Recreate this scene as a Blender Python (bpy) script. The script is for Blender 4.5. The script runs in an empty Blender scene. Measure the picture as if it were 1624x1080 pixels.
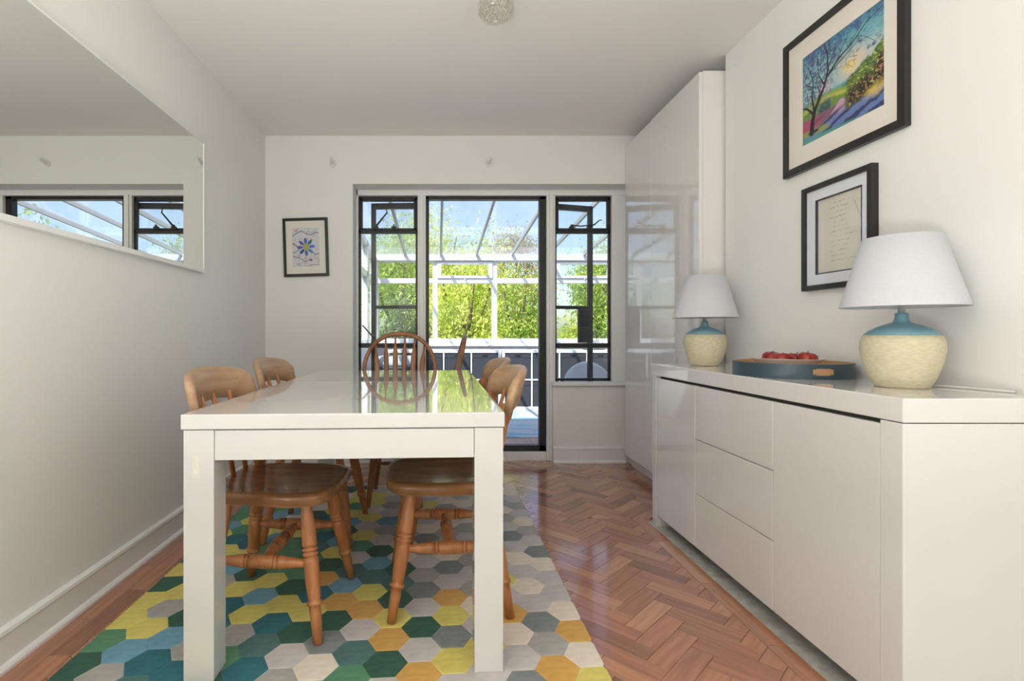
import bpy, math, random
import numpy as np
from mathutils import Vector, Matrix
random.seed(7)
rng = np.random.default_rng(11)
R = math.radians
SC = bpy.context.scene
COL = SC.collection

# ------------------------------------------------------------------ camera, sky, sun, exposure
CAMZ = 0.97
FPX = 815.0
cam_d = bpy.data.cameras.new('camera')
cam = bpy.data.objects.new('camera', cam_d)
COL.objects.link(cam)
cam.location = (0, 0, CAMZ)
cam.rotation_euler = (R(90), 0, 0)
cam_d.sensor_width = 36.0
cam_d.sensor_fit = 'HORIZONTAL'
cam_d.lens = 36.0 * FPX / 1624.0
cam_d.shift_x = (812 - 694) / 1624.0
cam_d.shift_y = -(540 - 529) / 1624.0
cam_d.clip_start = 0.02
SC.camera = cam

world = bpy.data.worlds.new('sky')
SC.world = world
world.use_nodes = True
wn = world.node_tree.nodes
wn.clear()
w_out = wn.new('ShaderNodeOutputWorld')
w_bg = wn.new('ShaderNodeBackground')
w_sky = wn.new('ShaderNodeTexSky')
w_sky.sky_type = 'NISHITA'
w_sky.sun_disc = False
w_sky.sun_elevation = R(49)
w_sky.sun_rotation = R(215)
w_sky.air_density = 1.0
w_sky.dust_density = 1.5
w_bg.inputs['Strength'].default_value = 0.27
w_hs = wn.new('ShaderNodeHueSaturation')
w_hs.inputs['Saturation'].default_value = 1.0
w_hs.inputs['Hue'].default_value = 0.518
world.node_tree.links.new(w_sky.outputs[0], w_hs.inputs['Color'])
world.node_tree.links.new(w_hs.outputs[0], w_bg.inputs['Color'])
world.node_tree.links.new(w_bg.outputs[0], w_out.inputs['Surface'])

def light(name, kind, energy, loc, rot, color=(1, 1, 1), size=None, angle=None):
    d = bpy.data.lights.new(name, kind)
    d.energy = energy
    d.color = color
    if kind == 'AREA':
        d.shape = 'RECTANGLE'
        d.size, d.size_y = size
    if angle is not None:
        d.angle = angle
    o = bpy.data.objects.new(name, d)
    COL.objects.link(o)
    o.location = loc
    o.rotation_euler = rot
    return o

# the sun stands high behind the house and lights the garden and, through its roof, the conservatory
light('sun', 'SUN', 8.0, (-3, -6, 9), (R(41), 0, R(-35)), (1.0, 0.95, 0.86), angle=R(0.6))
# daylight entering by the wide window in the end wall far behind the camera
light('rear_window_daylight', 'AREA', 6.0, (0.12, -4.98, 1.45), (R(90), 0, 0), (1.0, 0.985, 0.96), size=(2.3, 1.5))
UPX, UPY = -0.50, -0.70
FILL_UPLIGHT = 91.0   # watts of the added fill softbox behind the viewer (built further down)

SC.view_settings.view_transform = 'Standard'
SC.view_settings.look = 'None'
SC.view_settings.exposure = 0.0
SC.view_settings.gamma = 1.0
SC.view_settings.use_curve_mapping = False

# ------------------------------------------------------------------ materials
def srgb(r, g, b):
    def c(x):
        x /= 255.0
        return x / 12.92 if x <= 0.04045 else ((x + 0.055) / 1.055) ** 2.4
    return (c(r), c(g), c(b), 1.0)

def new_mat(name):
    m = bpy.data.materials.new(name)
    m.use_nodes = True
    n = m.node_tree.nodes
    return m, n, m.node_tree.links, n['Principled BSDF']

def noise_mix(n, l, bsdf, c1, c2, scale=(5, 5, 5), detail=4, coord='Object', lo=0.3, hi=0.7, rnd=False, bump=0.0, bscale=None):
    tc = n.new('ShaderNodeTexCoord')
    mp = n.new('ShaderNodeMapping')
    mp.inputs['Scale'].default_value = scale
    l.new(tc.outputs[coord], mp.inputs['Vector'])
    vec = mp.outputs['Vector']
    if rnd:
        oi = n.new('ShaderNodeObjectInfo')
        ml = n.new('ShaderNodeMath'); ml.operation = 'MULTIPLY'; ml.inputs[1].default_value = 37.0
        l.new(oi.outputs['Random'], ml.inputs[0])
        ad = n.new('ShaderNodeVectorMath'); ad.operation = 'ADD'
        l.new(vec, ad.inputs[0]); l.new(ml.outputs[0], ad.inputs[1])
        vec = ad.outputs[0]
    nz = n.new('ShaderNodeTexNoise')
    nz.inputs['Scale'].default_value = 1.0
    nz.inputs['Detail'].default_value = detail
    l.new(vec, nz.inputs['Vector'])
    rp = n.new('ShaderNodeValToRGB')
    rp.color_ramp.elements[0].position = lo
    rp.color_ramp.elements[1].position = hi
    rp.color_ramp.elements[0].color = c1
    rp.color_ramp.elements[1].color = c2
    l.new(nz.outputs['Fac'], rp.inputs['Fac'])
    l.new(rp.outputs['Color'], bsdf.inputs['Base Color'])
    if bump:
        bp = n.new('ShaderNodeBump')
        bp.inputs['Strength'].default_value = bump
        bp.inputs['Distance'].default_value = 0.002
        if bscale:
            n2 = n.new('ShaderNodeTexNoise'); n2.inputs['Scale'].default_value = bscale; n2.inputs['Detail'].default_value = 3
            l.new(tc.outputs[coord], n2.inputs['Vector'])
            l.new(n2.outputs['Fac'], bp.inputs['Height'])
        else:
            l.new(nz.outputs['Fac'], bp.inputs['Height'])
        l.new(bp.outputs['Normal'], bsdf.inputs['Normal'])
    return rp

def mat(name, c1, c2=None, rough=0.5, metal=0.0, scale=(5, 5, 5), coat=0.0, spec=0.5, bump=0.0, bscale=None, rnd=False, lo=0.3, hi=0.7, detail=4, sheen=0.0):
    m, n, l, b = new_mat(name)
    b.inputs['Roughness'].default_value = rough
    b.inputs['Metallic'].default_value = metal
    b.inputs['Specular IOR Level'].default_value = spec
    b.inputs['Coat Weight'].default_value = coat
    b.inputs['Coat Roughness'].default_value = 0.06
    if sheen:
        b.inputs['Sheen Weight'].default_value = sheen
    if c2 is None:
        c2 = tuple(min(1, x * 1.06) for x in c1[:3]) + (1,)
    noise_mix(n, l, b, c1, c2, scale, detail=detail, rnd=rnd, bump=bump, bscale=bscale, lo=lo, hi=hi)
    return m

def glass_mat(name, tint=(1, 1, 1, 1), ior=1.45, rough=0.0, haze=0.0, haze_col=(1, 1, 1, 1)):
    m, n, l, b = new_mat(name)
    n.remove(b)
    out = n['Material Output']
    tr = n.new('ShaderNodeBsdfTransparent'); tr.inputs['Color'].default_value = tint
    gl = n.new('ShaderNodeBsdfGlossy'); gl.inputs['Roughness'].default_value = rough
    fr = n.new('ShaderNodeFresnel'); fr.inputs['IOR'].default_value = ior
    mx = n.new('ShaderNodeMixShader')
    ge = n.new('ShaderNodeNewGeometry')      # only the outer face of a sheet reflects
    ff = n.new('ShaderNodeMath'); ff.operation = 'SUBTRACT'; ff.inputs[0].default_value = 1.0
    fm = n.new('ShaderNodeMath'); fm.operation = 'MULTIPLY'
    l.new(ge.outputs['Backfacing'], ff.inputs[1])
    l.new(fr.outputs[0], fm.inputs[0]); l.new(ff.outputs[0], fm.inputs[1])
    l.new(fm.outputs[0], mx.inputs[0])
    base = tr.outputs[0]
    if haze:
        tl = n.new('ShaderNodeBsdfTranslucent'); tl.inputs['Color'].default_value = haze_col
        nz = n.new('ShaderNodeTexNoise'); nz.inputs['Scale'].default_value = 3.0
        mr = n.new('ShaderNodeMapRange')
        mr.inputs['To Min'].default_value = haze * 0.7; mr.inputs['To Max'].default_value = haze * 1.3
        l.new(nz.outputs['Fac'], mr.inputs['Value'])
        m2 = n.new('ShaderNodeMixShader')
        l.new(mr.outputs[0], m2.inputs[0])
        l.new(tr.outputs[0], m2.inputs[1]); l.new(tl.outputs[0], m2.inputs[2])
        base = m2.outputs[0]
    l.new(base, mx.inputs[1]); l.new(gl.outputs[0], mx.inputs[2])
    l.new(mx.outputs[0], out.inputs['Surface'])
    return m

def print_mat(name, rough=0.5):
    m, n, l, b = new_mat(name)
    a = n.new('ShaderNodeAttribute'); a.attribute_name = 'Col'
    l.new(a.outputs['Color'], b.inputs['Base Color'])
    b.inputs['Roughness'].default_value = rough
    return m

def leaf_mat(name, c1, c2):
    m, n, l, b = new_mat(name)
    rp = noise_mix(n, l, b, c1, c2, (2.2, 2.2, 2.2), detail=3, lo=0.35, hi=0.65)
    b.inputs['Roughness'].default_value = 0.5
    out = n['Material Output']
    tl = n.new('ShaderNodeBsdfTranslucent')
    l.new(rp.outputs['Color'], tl.inputs['Color'])
    mx = n.new('ShaderNodeMixShader'); mx.inputs[0].default_value = 0.45
    l.new(b.outputs[0], mx.inputs[1]); l.new(tl.outputs[0], mx.inputs[2])
    l.new(mx.outputs[0], out.inputs['Surface'])
    return m

MT = {}
MT['wall'] = mat('painted_plaster', (0.875, 0.865, 0.835, 1), (0.895, 0.885, 0.855, 1), 0.75, scale=(1.5, 1.5, 1.5), bump=0.06, bscale=90)
MT['ceiling'] = mat('ceiling_paint', (0.865, 0.845, 0.80, 1), (0.885, 0.865, 0.82, 1), 0.85, scale=(1.2, 1.2, 1.2), bump=0.05, bscale=70)
MT['trim'] = mat('white_gloss_paint', (0.87, 0.865, 0.85, 1), None, 0.32, scale=(3, 3, 3))
MT['upvc'] = mat('white_upvc', (0.74, 0.74, 0.75, 1), None, 0.3)
MT['steel'] = mat('black_painted_steel', (0.012, 0.012, 0.013, 1), (0.022, 0.021, 0.02, 1), 0.38, scale=(12, 12, 12))
MT['leafgrey'] = mat('weathered_dark_steel', (0.035, 0.036, 0.036, 1), (0.06, 0.06, 0.058, 1), 0.45, scale=(12, 12, 12))
MT['lacquer'] = mat('white_high_gloss_lacquer', (0.85, 0.825, 0.80, 1), (0.87, 0.845, 0.82, 1), 0.06, scale=(1, 1, 1))
MT['table'] = mat('white_table_lacquer', (0.72, 0.71, 0.695, 1), (0.74, 0.73, 0.715, 1), 0.07, scale=(1, 1, 1))
for _k in ('table', 'lacquer'):
    _b = MT[_k].node_tree.nodes['Principled BSDF']
    _b.inputs['Coat Weight'].default_value = 0.7 if _k == 'table' else 0.4
    _b.inputs['Coat Roughness'].default_value = 0.015
    _b.inputs['Roughness'].default_value = 0.05
MT['mark'] = mat('yellowed_mark', (0.72, 0.69, 0.55, 1), (0.80, 0.78, 0.72, 1), 0.4, scale=(120, 120, 60))
MT['gap'] = mat('shadow_gap_board', (0.05, 0.045, 0.04, 1), None, 0.7)
MT['parq'] = None
MT['concrete'] = mat('bare_concrete', (0.46, 0.445, 0.39, 1), (0.70, 0.68, 0.60, 1), 0.9, scale=(28, 28, 28), bump=0.4, bscale=120)
MT['chrome'] = mat('chrome', (0.8, 0.8, 0.8, 1), None, 0.08, 1.0)
MT['satin'] = mat('satin_nickel', (0.75, 0.74, 0.72, 1), None, 0.35, 0.6)
MT['mirror'] = mat('mirror_silver', (0.86, 0.87, 0.85, 1), (0.86, 0.87, 0.85, 1), 0.0, 1.0)
MT['blackframe'] = mat('black_wood_frame', (0.012, 0.011, 0.011, 1), (0.02, 0.018, 0.017, 1), 0.35, scale=(20, 20, 20))
MT['mount_cream'] = mat('cream_card', (0.80, 0.745, 0.655, 1), None, 0.8)
MT['mount_white'] = mat('cool_white_card', (0.82, 0.85, 0.90, 1), None, 0.8)
MT['mount_ivory'] = mat('ivory_card', (0.80, 0.775, 0.70, 1), None, 0.8)
MT['print'] = print_mat('printed_paper')
MT['glass'] = glass_mat('window_glass', (0.96, 0.975, 0.97, 1))
MT['picglass'] = glass_mat('picture_glass', (0.98, 0.98, 0.98, 1), 1.35)
MT['roofglass'] = glass_mat('roof_polycarbonate', (0.90, 0.94, 0.98, 1), 1.3, 0.06, 0.05, (0.95, 0.96, 1, 1))
MT['crystal'] = glass_mat('crystal_beads', (0.94, 0.92, 0.88, 1), 1.7, 0.05, 0.45, (1, 0.98, 0.93, 1))
MT['wood_leg'] = mat('turned_pine', srgb(164, 102, 58), srgb(198, 134, 84), 0.33, scale=(45, 45, 3), bump=0.03, spec=0.5)
MT['wood_rail'] = mat('worn_pale_pine', srgb(176, 140, 104), srgb(198, 164, 128), 0.38, scale=(30, 4, 40), bump=0.03, rnd=True)
MT['wood_seat'] = mat('varnished_dark_pine', srgb(126, 86, 52), srgb(160, 112, 70), 0.2, scale=(4, 30, 30), bump=0.02, rnd=True)
MT['wood_hoop'] = mat('golden_oak', srgb(140, 88, 50), srgb(176, 118, 72), 0.32, scale=(30, 30, 4), bump=0.02)
MT['shade'] = mat('white_linen_shade', (0.64, 0.65, 0.69, 1), (0.67, 0.68, 0.72, 1), 0.85, scale=(120, 120, 160), bump=0.12, bscale=500)
MT['shade_in'] = mat('shade_lining', (0.55, 0.55, 0.55, 1), None, 0.8)
MT['glaze_blue'] = mat('blue_glaze', srgb(104, 150, 166), srgb(126, 172, 186), 0.3, scale=(9, 9, 30))
MT['glaze_cream'] = mat('cream_crackle', srgb(205, 194, 160), srgb(222, 213, 184), 0.55, scale=(60, 60, 160), bump=0.22, bscale=420)
MT['cable'] = mat('white_cable', (0.8, 0.8, 0.78, 1), None, 0.4)
MT['tray'] = mat('blue_grey_lacquer', srgb(56, 76, 86), srgb(70, 90, 101), 0.4, scale=(8, 8, 8))
MT['bamboo'] = mat('bamboo', srgb(196, 150, 104), srgb(214, 172, 128), 0.45, scale=(12, 12, 60))
MT['plate'] = mat('pale_stoneware', srgb(214, 204, 194), None, 0.35)
MT['apple'] = mat('red_apple_skin', srgb(140, 22, 24), srgb(196, 74, 52), 0.25, scale=(22, 22, 8), lo=0.42, hi=0.75)
MT['stem'] = mat('apple_stem', srgb(70, 48, 30), None, 0.7)
MT['kallax'] = mat('white_melamine', (0.80, 0.81, 0.83, 1), None, 0.4)
MT['boxgrey'] = mat('dark_grey_fabric', srgb(52, 55, 62), srgb(66, 69, 76), 0.9, scale=(140, 140, 140), bump=0.2, bscale=400)
MT['alu'] = mat('grey_aluminium', (0.42, 0.42, 0.42, 1), None, 0.45, 0.0)
MT['slot'] = mat('box_slot', (0.004, 0.004, 0.005, 1), None, 0.9)
MT['plank'] = mat('grey_brown_plank', srgb(168, 134, 112), srgb(206, 176, 154), 0.4, scale=(40, 4, 40), rnd=True)
MT['white_plastic'] = mat('white_plastic', (0.80, 0.85, 0.92, 1), None, 0.3)
MT['pouffe'] = mat('pale_blue_fabric', srgb(168, 184, 196), srgb(190, 204, 212), 0.9, scale=(60, 60, 60))
MT['pouffe_dark'] = mat('slate_blue_piping', srgb(74, 92, 106), None, 0.9)
MT['iron'] = mat('aged_iron', (0.05, 0.04, 0.035, 1), None, 0.5, 0.6)
MT['grass'] = mat('lawn', srgb(92, 120, 48), srgb(140, 160, 70), 0.9, scale=(3, 3, 3))
MT['bark'] = mat('bark', srgb(70, 54, 42), srgb(104, 84, 66), 0.9, scale=(14, 14, 3))
MT['leaf_y'] = leaf_mat('yellow_green_leaf', srgb(186, 204, 70), srgb(236, 240, 140))
MT['leaf_g'] = leaf_mat('mid_green_leaf', srgb(146, 176, 62), srgb(206, 220, 112))
MT['leaf_d'] = leaf_mat('dark_green_leaf', srgb(92, 120, 84), srgb(140, 160, 110))
MT['leaf_p'] = leaf_mat('pinkish_leaf', srgb(176, 150, 110), srgb(206, 196, 128))
MT['render_wall'] = mat('pale_render', (0.82, 0.81, 0.78, 1), None, 0.9)

def parquet_mat():
    m, n, l, b = new_mat('parquet_block_wood')
    tc = n.new('ShaderNodeTexCoord'); oi = n.new('ShaderNodeObjectInfo')
    mp = n.new('ShaderNodeMapping'); mp.inputs['Scale'].default_value = (5, 70, 70)
    l.new(tc.outputs['Object'], mp.inputs['Vector'])
    ml = n.new('ShaderNodeMath'); ml.operation = 'MULTIPLY'; ml.inputs[1].default_value = 91.0
    l.new(oi.outputs['Random'], ml.inputs[0])
    ad = n.new('ShaderNodeVectorMath'); ad.operation = 'ADD'
    l.new(mp.outputs[0], ad.inputs[0]); l.new(ml.outputs[0], ad.inputs[1])
    nz = n.new('ShaderNodeTexNoise'); nz.inputs['Scale'].default_value = 1.0; nz.inputs['Detail'].default_value = 5
    l.new(ad.outputs[0], nz.inputs['Vector'])
    r1 = n.new('ShaderNodeValToRGB')
    e = r1.color_ramp.elements
    e[0].position = 0.0; e[0].color = srgb(148, 98, 72)
    e[1].position = 1.0; e[1].color = srgb(206, 152, 112)
    e2 = e.new(0.35); e2.color = srgb(180, 122, 90)
    e3 = e.new(0.7); e3.color = srgb(192, 132, 94)
    l.new(oi.outputs['Random'], r1.inputs['Fac'])
    mr = n.new('ShaderNodeMapRange')
    mr.inputs['From Min'].default_value = 0.25; mr.inputs['From Max'].default_value = 0.75
    mr.inputs['To Min'].default_value = 0.74; mr.inputs['To Max'].default_value = 1.16
    l.new(nz.outputs['Fac'], mr.inputs['Value'])
    mx = n.new('ShaderNodeVectorMath'); mx.operation = 'SCALE'
    l.new(r1.outputs['Color'], mx.inputs[0]); l.new(mr.outputs[0], mx.inputs['Scale'])
    l.new(mx.outputs[0], b.inputs['Base Color'])
    b.inputs['Roughness'].default_value = 0.2
    b.inputs['Coat Weight'].default_value = 0.8
    b.inputs['Coat Roughness'].default_value = 0.09
    b.inputs['Specular IOR Level'].default_value = 0.5
    bp = n.new('ShaderNodeBump'); bp.inputs['Strength'].default_value = 0.05; bp.inputs['Distance'].default_value = 0.002
    l.new(nz.outputs['Fac'], bp.inputs['Height']); l.new(bp.outputs[0], b.inputs['Normal'])
    return m
MT['parq'] = parquet_mat()

# ------------------------------------------------------------------ mesh helpers
class MB:
    def __init__(self):
        self.v = []; self.f = []; self.sm = []
    def add(self, vs, fs, smooth=False):
        o = len(self.v)
        self.v += [tuple(p) for p in vs]
        self.f += [tuple(i + o for i in q) for q in fs]
        self.sm += [smooth] * len(fs)
        return self
    def box(self, x0, x1, y0, y1, z0, z1):
        x0, x1 = min(x0, x1), max(x0, x1); y0, y1 = min(y0, y1), max(y0, y1); z0, z1 = min(z0, z1), max(z0, z1)
        vs = [(x0, y0, z0), (x1, y0, z0), (x1, y1, z0), (x0, y1, z0), (x0, y0, z1), (x1, y0, z1), (x1, y1, z1), (x0, y1, z1)]
        return self.add(vs, [(0, 3, 2, 1), (4, 5, 6, 7), (0, 1, 5, 4), (1, 2, 6, 5), (2, 3, 7, 6), (3, 0, 4, 7)])
    def prism(self, poly, z0, z1, inset=0.0, zi=None):
        n = len(poly)
        if inset:
            cx = sum(p[0] for p in poly) / n; cy = sum(p[1] for p in poly) / n
            top = []
            for (x, y) in poly:
                d = math.hypot(x - cx, y - cy) or 1
                k = max(0.0, 1 - inset / d)
                top.append((cx + (x - cx) * k, cy + (y - cy) * k))
            vs = [(x, y, z0) for x, y in poly] + [(x, y, zi) for x, y in poly] + [(x, y, z1) for x, y in top]
            fs = [(i, (i + 1) % n, n + (i + 1) % n, n + i) for i in range(n)]
            fs += [(n + i, n + (i + 1) % n, 2 * n + (i + 1) % n, 2 * n + i) for i in range(n)]
            fs += [tuple(range(2 * n, 3 * n))]
            return self.add(vs, fs)
        vs = [(x, y, z0) for x, y in poly] + [(x, y, z1) for x, y in poly]
        fs = [(i, (i + 1) % n, n + (i + 1) % n, n + i) for i in range(n)]
        fs += [tuple(range(n, 2 * n)), tuple(range(n - 1, -1, -1))]
        return self.add(vs, fs)
    def lathe(self, prof, n=28, c=(0, 0, 0), closed=False):
        vs, fs = [], []
        m = len(prof)
        for (r, z) in prof:
            for k in range(n):
                a = 2 * math.pi * k / n
                vs.append((c[0] + r * math.cos(a), c[1] + r * math.sin(a), c[2] + z))
        for i in range(m - 1 if not closed else m):
            j = (i + 1) % m
            for k in range(n):
                k2 = (k + 1) % n
                fs.append((i * n + k, i * n + k2, j * n + k2, j * n + k))
        if not closed:
            if prof[0][0] > 1e-5: fs.append(tuple(range(n - 1, -1, -1)))
            if prof[-1][0] > 1e-5: fs.append(tuple(range((m - 1) * n, m * n)))
        return self.add(vs, fs, True)
    def sweep(self, pts, radii, n=10, flat=None):
        """round (or flattened: flat=(axis vector, ratio)) bar along points"""
        pts = [Vector(p) for p in pts]
        vs, fs = [], []
        up = None
        for i, p in enumerate(pts):
            t = (pts[min(i + 1, len(pts) - 1)] - pts[max(i - 1, 0)]).normalized()
            if flat is not None:
                u = Vector(flat[0]); u = (u - t * u.dot(t)).normalized()
            elif up is None:
                u = Vector((0, 0, 1)) if abs(t.z) < 0.9 else Vector((1, 0, 0))
                u = (u - t * u.dot(t)).normalized()
            else:
                u = (up - t * up.dot(t)).normalized()
            up = u
            w = t.cross(u)
            ru, rw = (radii[i] if isinstance(radii[i], tuple) else (radii[i], radii[i]))
            for k in range(n):
                a = 2 * math.pi * k / n
                q = p + u * (ru * math.cos(a)) + w * (rw * math.sin(a))
                vs.append(tuple(q))
        for i in range(len(pts) - 1):
            for k in range(n):
                k2 = (k + 1) % n
                fs.append((i * n + k, i * n + k2, (i + 1) * n + k2, (i + 1) * n + k))
        fs.append(tuple(range(n - 1, -1, -1)))
        fs.append(tuple(range((len(pts) - 1) * n, len(pts) * n)))
        return self.add(vs, fs, True)
    def turned(self, p0, p1, prof, n=12):
        p0, p1 = Vector(p0), Vector(p1)
        return self.sweep([p0.lerp(p1, t) for t, r in prof], [r for t, r in prof], n)
    def skew(self, k, x0=0.0):
        self.v = [(x, y + k * (x - x0), z) for x, y, z in self.v]
        return self
    def mesh(self, name):
        me = bpy.data.meshes.new(name)
        me.from_pydata(self.v, [], self.f)
        me.polygons.foreach_set('use_smooth', self.sm)
        me.update()
        return me
    def build(self, name, m, parent=None, bevel=0.0, loc=None):
        return link(name, self.mesh(name), m, parent, bevel, loc)

def link(name, me, m, parent=None, bevel=0.0, loc=None):
    o = bpy.data.objects.new(name, me)
    COL.objects.link(o)
    if m is not None and not me.materials:
        me.materials.append(MT[m] if isinstance(m, str) else m)
    if parent is not None:
        o.parent = parent
    if loc is not None:
        o.location = loc
    if bevel:
        b = o.modifiers.new('bevel', 'BEVEL')
        b.width = bevel; b.segments = 2; b.limit_method = 'ANGLE'; b.angle_limit = R(40)
    return o

def tag(o, label=None, cat=None, group=None, kind=None):
    if label: o['label'] = label
    if cat: o['category'] = cat
    if group: o['group'] = group
    if kind: o['kind'] = kind
    return o

def empty(name, loc=(0, 0, 0), rz=0.0, label=None, cat=None, group=None, kind=None):
    o = bpy.data.objects.new(name, None)
    COL.objects.link(o)
    o.empty_display_size = 0.05
    o.location = loc
    o.rotation_euler = (0, 0, rz)
    return tag(o, label, cat, group, kind)

def copy_tree(o, parent=None):
    c = o.copy()
    COL.objects.link(c)
    c.parent = parent
    for ch in [x for x in COL.objects if x.parent == o]:
        copy_tree(ch, c)
    return c

def struct(name, mb, m, label, bevel=0.0, cat=None):
    o = mb.build(name, m, None, bevel)
    return tag(o, label, cat, kind='structure')

def clip(poly, a, b, c):
    """keep a*x + b*y <= c"""
    out = []
    n = len(poly)
    for i in range(n):
        p, q = poly[i], poly[(i + 1) % n]
        dp = a * p[0] + b * p[1] - c; dq = a * q[0] + b * q[1] - c
        if dp <= 0: out.append(p)
        if (dp < 0 < dq) or (dq < 0 < dp):
            t = dp / (dp - dq)
            out.append((p[0] + t * (q[0] - p[0]), p[1] + t * (q[1] - p[1])))
    return out

def area(poly):
    return abs(sum(poly[i][0] * poly[(i + 1) % len(poly)][1] - poly[(i + 1) % len(poly)][0] * poly[i][1] for i in range(len(poly)))) / 2

# ------------------------------------------------------------------ room shell
XL, XR = -1.263, 1.502        # side walls
YB, YR = 3.77, -5.0           # wall with the garden door, wall behind the camera
ZC = 2.42                     # ceiling
XA = 2.02                     # back of the alcove that holds the wardrobe
YA = 2.68                     # start of the alcove
YF = 3.95                     # plane of the steel frames
OX0, OX1, OZ = -0.622, 1.44, 2.068   # garden opening

struct('wall_left', MB().box(XL - 0.2, XL, YR - 0.2, YB + 0.25, -0.1, ZC + 0.1), 'wall', 'long plain white wall on the left behind the mirror')
struct('wall_right', MB().box(XR, XR + 0.2, YR - 0.2, YA, -0.1, ZC + 0.1), 'wall', 'white wall on the right with two framed pictures')
struct('wall_return', MB().box(XR + 0.2, XA + 0.1, YA - 0.1, YA, -0.1, ZC + 0.1), 'wall', 'short white return wall closing the wardrobe alcove')
struct('wall_alcove', MB().box(XA, XA + 0.1, YA, YB + 0.25, -0.1, ZC + 0.1), 'wall', 'white back of the alcove behind the tall wardrobe')
wb = MB()
wb.box(XL - 0.2, OX0, YB, YB + 0.25, -0.1, ZC + 0.1)
wb.box(OX0, OX1, YB, YB + 0.25, OZ, ZC + 0.1)
wb.box(OX1, XA + 0.1, YB, YB + 0.25, -0.1, ZC + 0.1)
struct('wall_back', wb, 'wall', 'white end wall around the garden door and steel windows')
wr = MB()
wr.box(XL - 0.2, -1.03, YR - 0.2, YR, -0.1, ZC + 0.1); wr.box(1.27, XR + 0.2, YR - 0.2, YR, -0.1, ZC + 0.1)
wr.box(-1.03, 1.27, YR - 0.2, YR, -0.1, 0.7); wr.box(-1.03, 1.27, YR - 0.2, YR, 2.2, ZC + 0.1)
struct('wall_rear', wr, 'wall', 'white end wall with a wide window far behind the viewer')
struct('ceiling', MB().box(XL - 0.2, XA + 0.1, YR - 0.2, YB + 0.25, ZC, ZC + 0.12), 'ceiling', 'flat off-white ceiling of the dining room')

floor = struct('floor', MB().box(XL - 0.2, XA + 0.1, YR - 0.2, YF + 0.2, -0.06, -0.014), 'concrete', 'herringbone parquet floor with a bare concrete strip under the sideboard')

# low painted walls under the two steel windows
for (a, b, nm) in ((OX0, -0.112, 'left'), (0.868, OX1, 'right')):
    struct('wall_under_window_' + nm, MB().box(a, b, 3.865, YB + 0.25, -0.014, 0.585), 'wall', 'low white wall below the %s steel window' % nm)

def baseboard(name, segs, label):
    mb = MB()
    for (p, q, nrm) in segs:
        p, q, nv = Vector(p), Vector(q), Vector(nrm)
        prof = [(0, 0.0), (0.031, 0.0), (0.031, 0.010), (0.026, 0.017), (0.016, 0.021), (0.016, 0.098), (0.021, 0.104), (0.019, 0.115), (0, 0.120)]
        vs = []
        for e in (p, q):
            for (d, z) in prof:
                w = e + nv * d
                vs.append((w.x, w.y, z))
        k = len(prof)
        mb.add(vs, [(i, (i + 1) % k, k + (i + 1) % k, k + i) for i in range(k)] + [tuple(range(k)), tuple(range(2 * k - 1, k - 1, -1))])
    struct(name, mb, 'trim', label)
baseboard('baseboard_left', [((XL, YR, 0), (XL, YB, 0), (1, 0, 0))], 'white moulded skirting board along the left wall')
baseboard('baseboard_back', [((XL + 0.02, YB, 0), (OX0, YB, 0), (0, -1, 0)), ((OX0 + 0.02, 3.865, 0), (-0.112, 3.865, 0), (0, -1, 0))], 'white skirting board on the end wall behind the chairs')
baseboard('baseboard_right', [((0.868, 3.865, 0), (OX1 - 0.03, 3.865, 0), (0, -1, 0))], 'short white skirting board under the right steel window')

# parquet: herringbone blocks, border strips; only what the rug leaves open
RUGX0, RUGX1, RUGY0, RUGY1, RUGK = -1.08, 0.483, 0.95, 3.262, 0.06
def under_rug(poly):
    return all(RUGX0 + 0.05 < x < RUGX1 - 0.05 and RUGY0 + 0.1 < y - RUGK * x < RUGY1 - 0.08 for x, y in poly)
BL, BW, BG = 0.232, 0.0665, 0.0006
full = {}
def block(poly, ang):
    cx = sum(p[0] for p in poly) / len(poly); cy = sum(p[1] for p in poly) / len(poly)
    ca, sa = math.cos(-ang), math.sin(-ang)
    loc = [((x - cx) * ca - (y - cy) * sa, (x - cx) * sa + (y - cy) * ca) for x, y in poly]
    key = tuple(sorted((round(x, 3), round(y, 3)) for x, y in loc))
    if key not in full:
        full[key] = MB().prism(loc, -0.014, 0.0, 0.0022, -0.0006).mesh('parquet_block')
    o = link('parquet_block', full[key], 'parq', floor)
    o.location = (cx, cy, random.uniform(-0.0003, 0.0002))
    o.rotation_euler = (0, 0, ang)
ang = R(44)
ca, sa = math.cos(ang), math.sin(ang)
def rot(p): return (p[0] * ca - p[1] * sa + 0.345, p[0] * sa + p[1] * ca + 1.86)
regions = []     # polygons of the visible parquet as half planes
BX0, BX1 = -1.105, 1.022
nblk = 0
for j in range(-9, 10):
    for k in range(-40, 41):
        for (h, x0, y0, lx, ly) in ((0, k * BW, k * BW, BL, BW), (1, k * BW, k * BW + BW, BW, BL)):
            ox, oy = j * BL, -j * BL
            q = [(x0 + ox + BG, y0 + oy + BG), (x0 + ox + lx - BG, y0 + oy + BG), (x0 + ox + lx - BG, y0 + oy + ly - BG), (x0 + ox + BG, y0 + oy + ly - BG)]
            q = [rot(p) for p in q]
            a2 = ang + (0 if h == 0 else math.pi / 2)
            pieces = []
            q1 = clip(clip(q, -1, 0, -BX0), 0, -1, -1.25)
            near = clip(clip(q1, 0, 1, 2.70), 1, 0, BX1) if len(q1) > 2 else []
            far = clip(clip(clip(q1, 0, -1, -2.70), 1, 0, XA), 0, 1, 3.96) if len(q1) > 2 else []
            if len(near) > 2: pieces.append(near)
            if len(far) > 2: pieces.append(far)
            for pc in pieces:
                if area(pc) < 0.0006 or under_rug(pc): continue
                if min(p[0] for p in pc) > 1.50: continue
                block(pc, a2); nblk += 1
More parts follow.
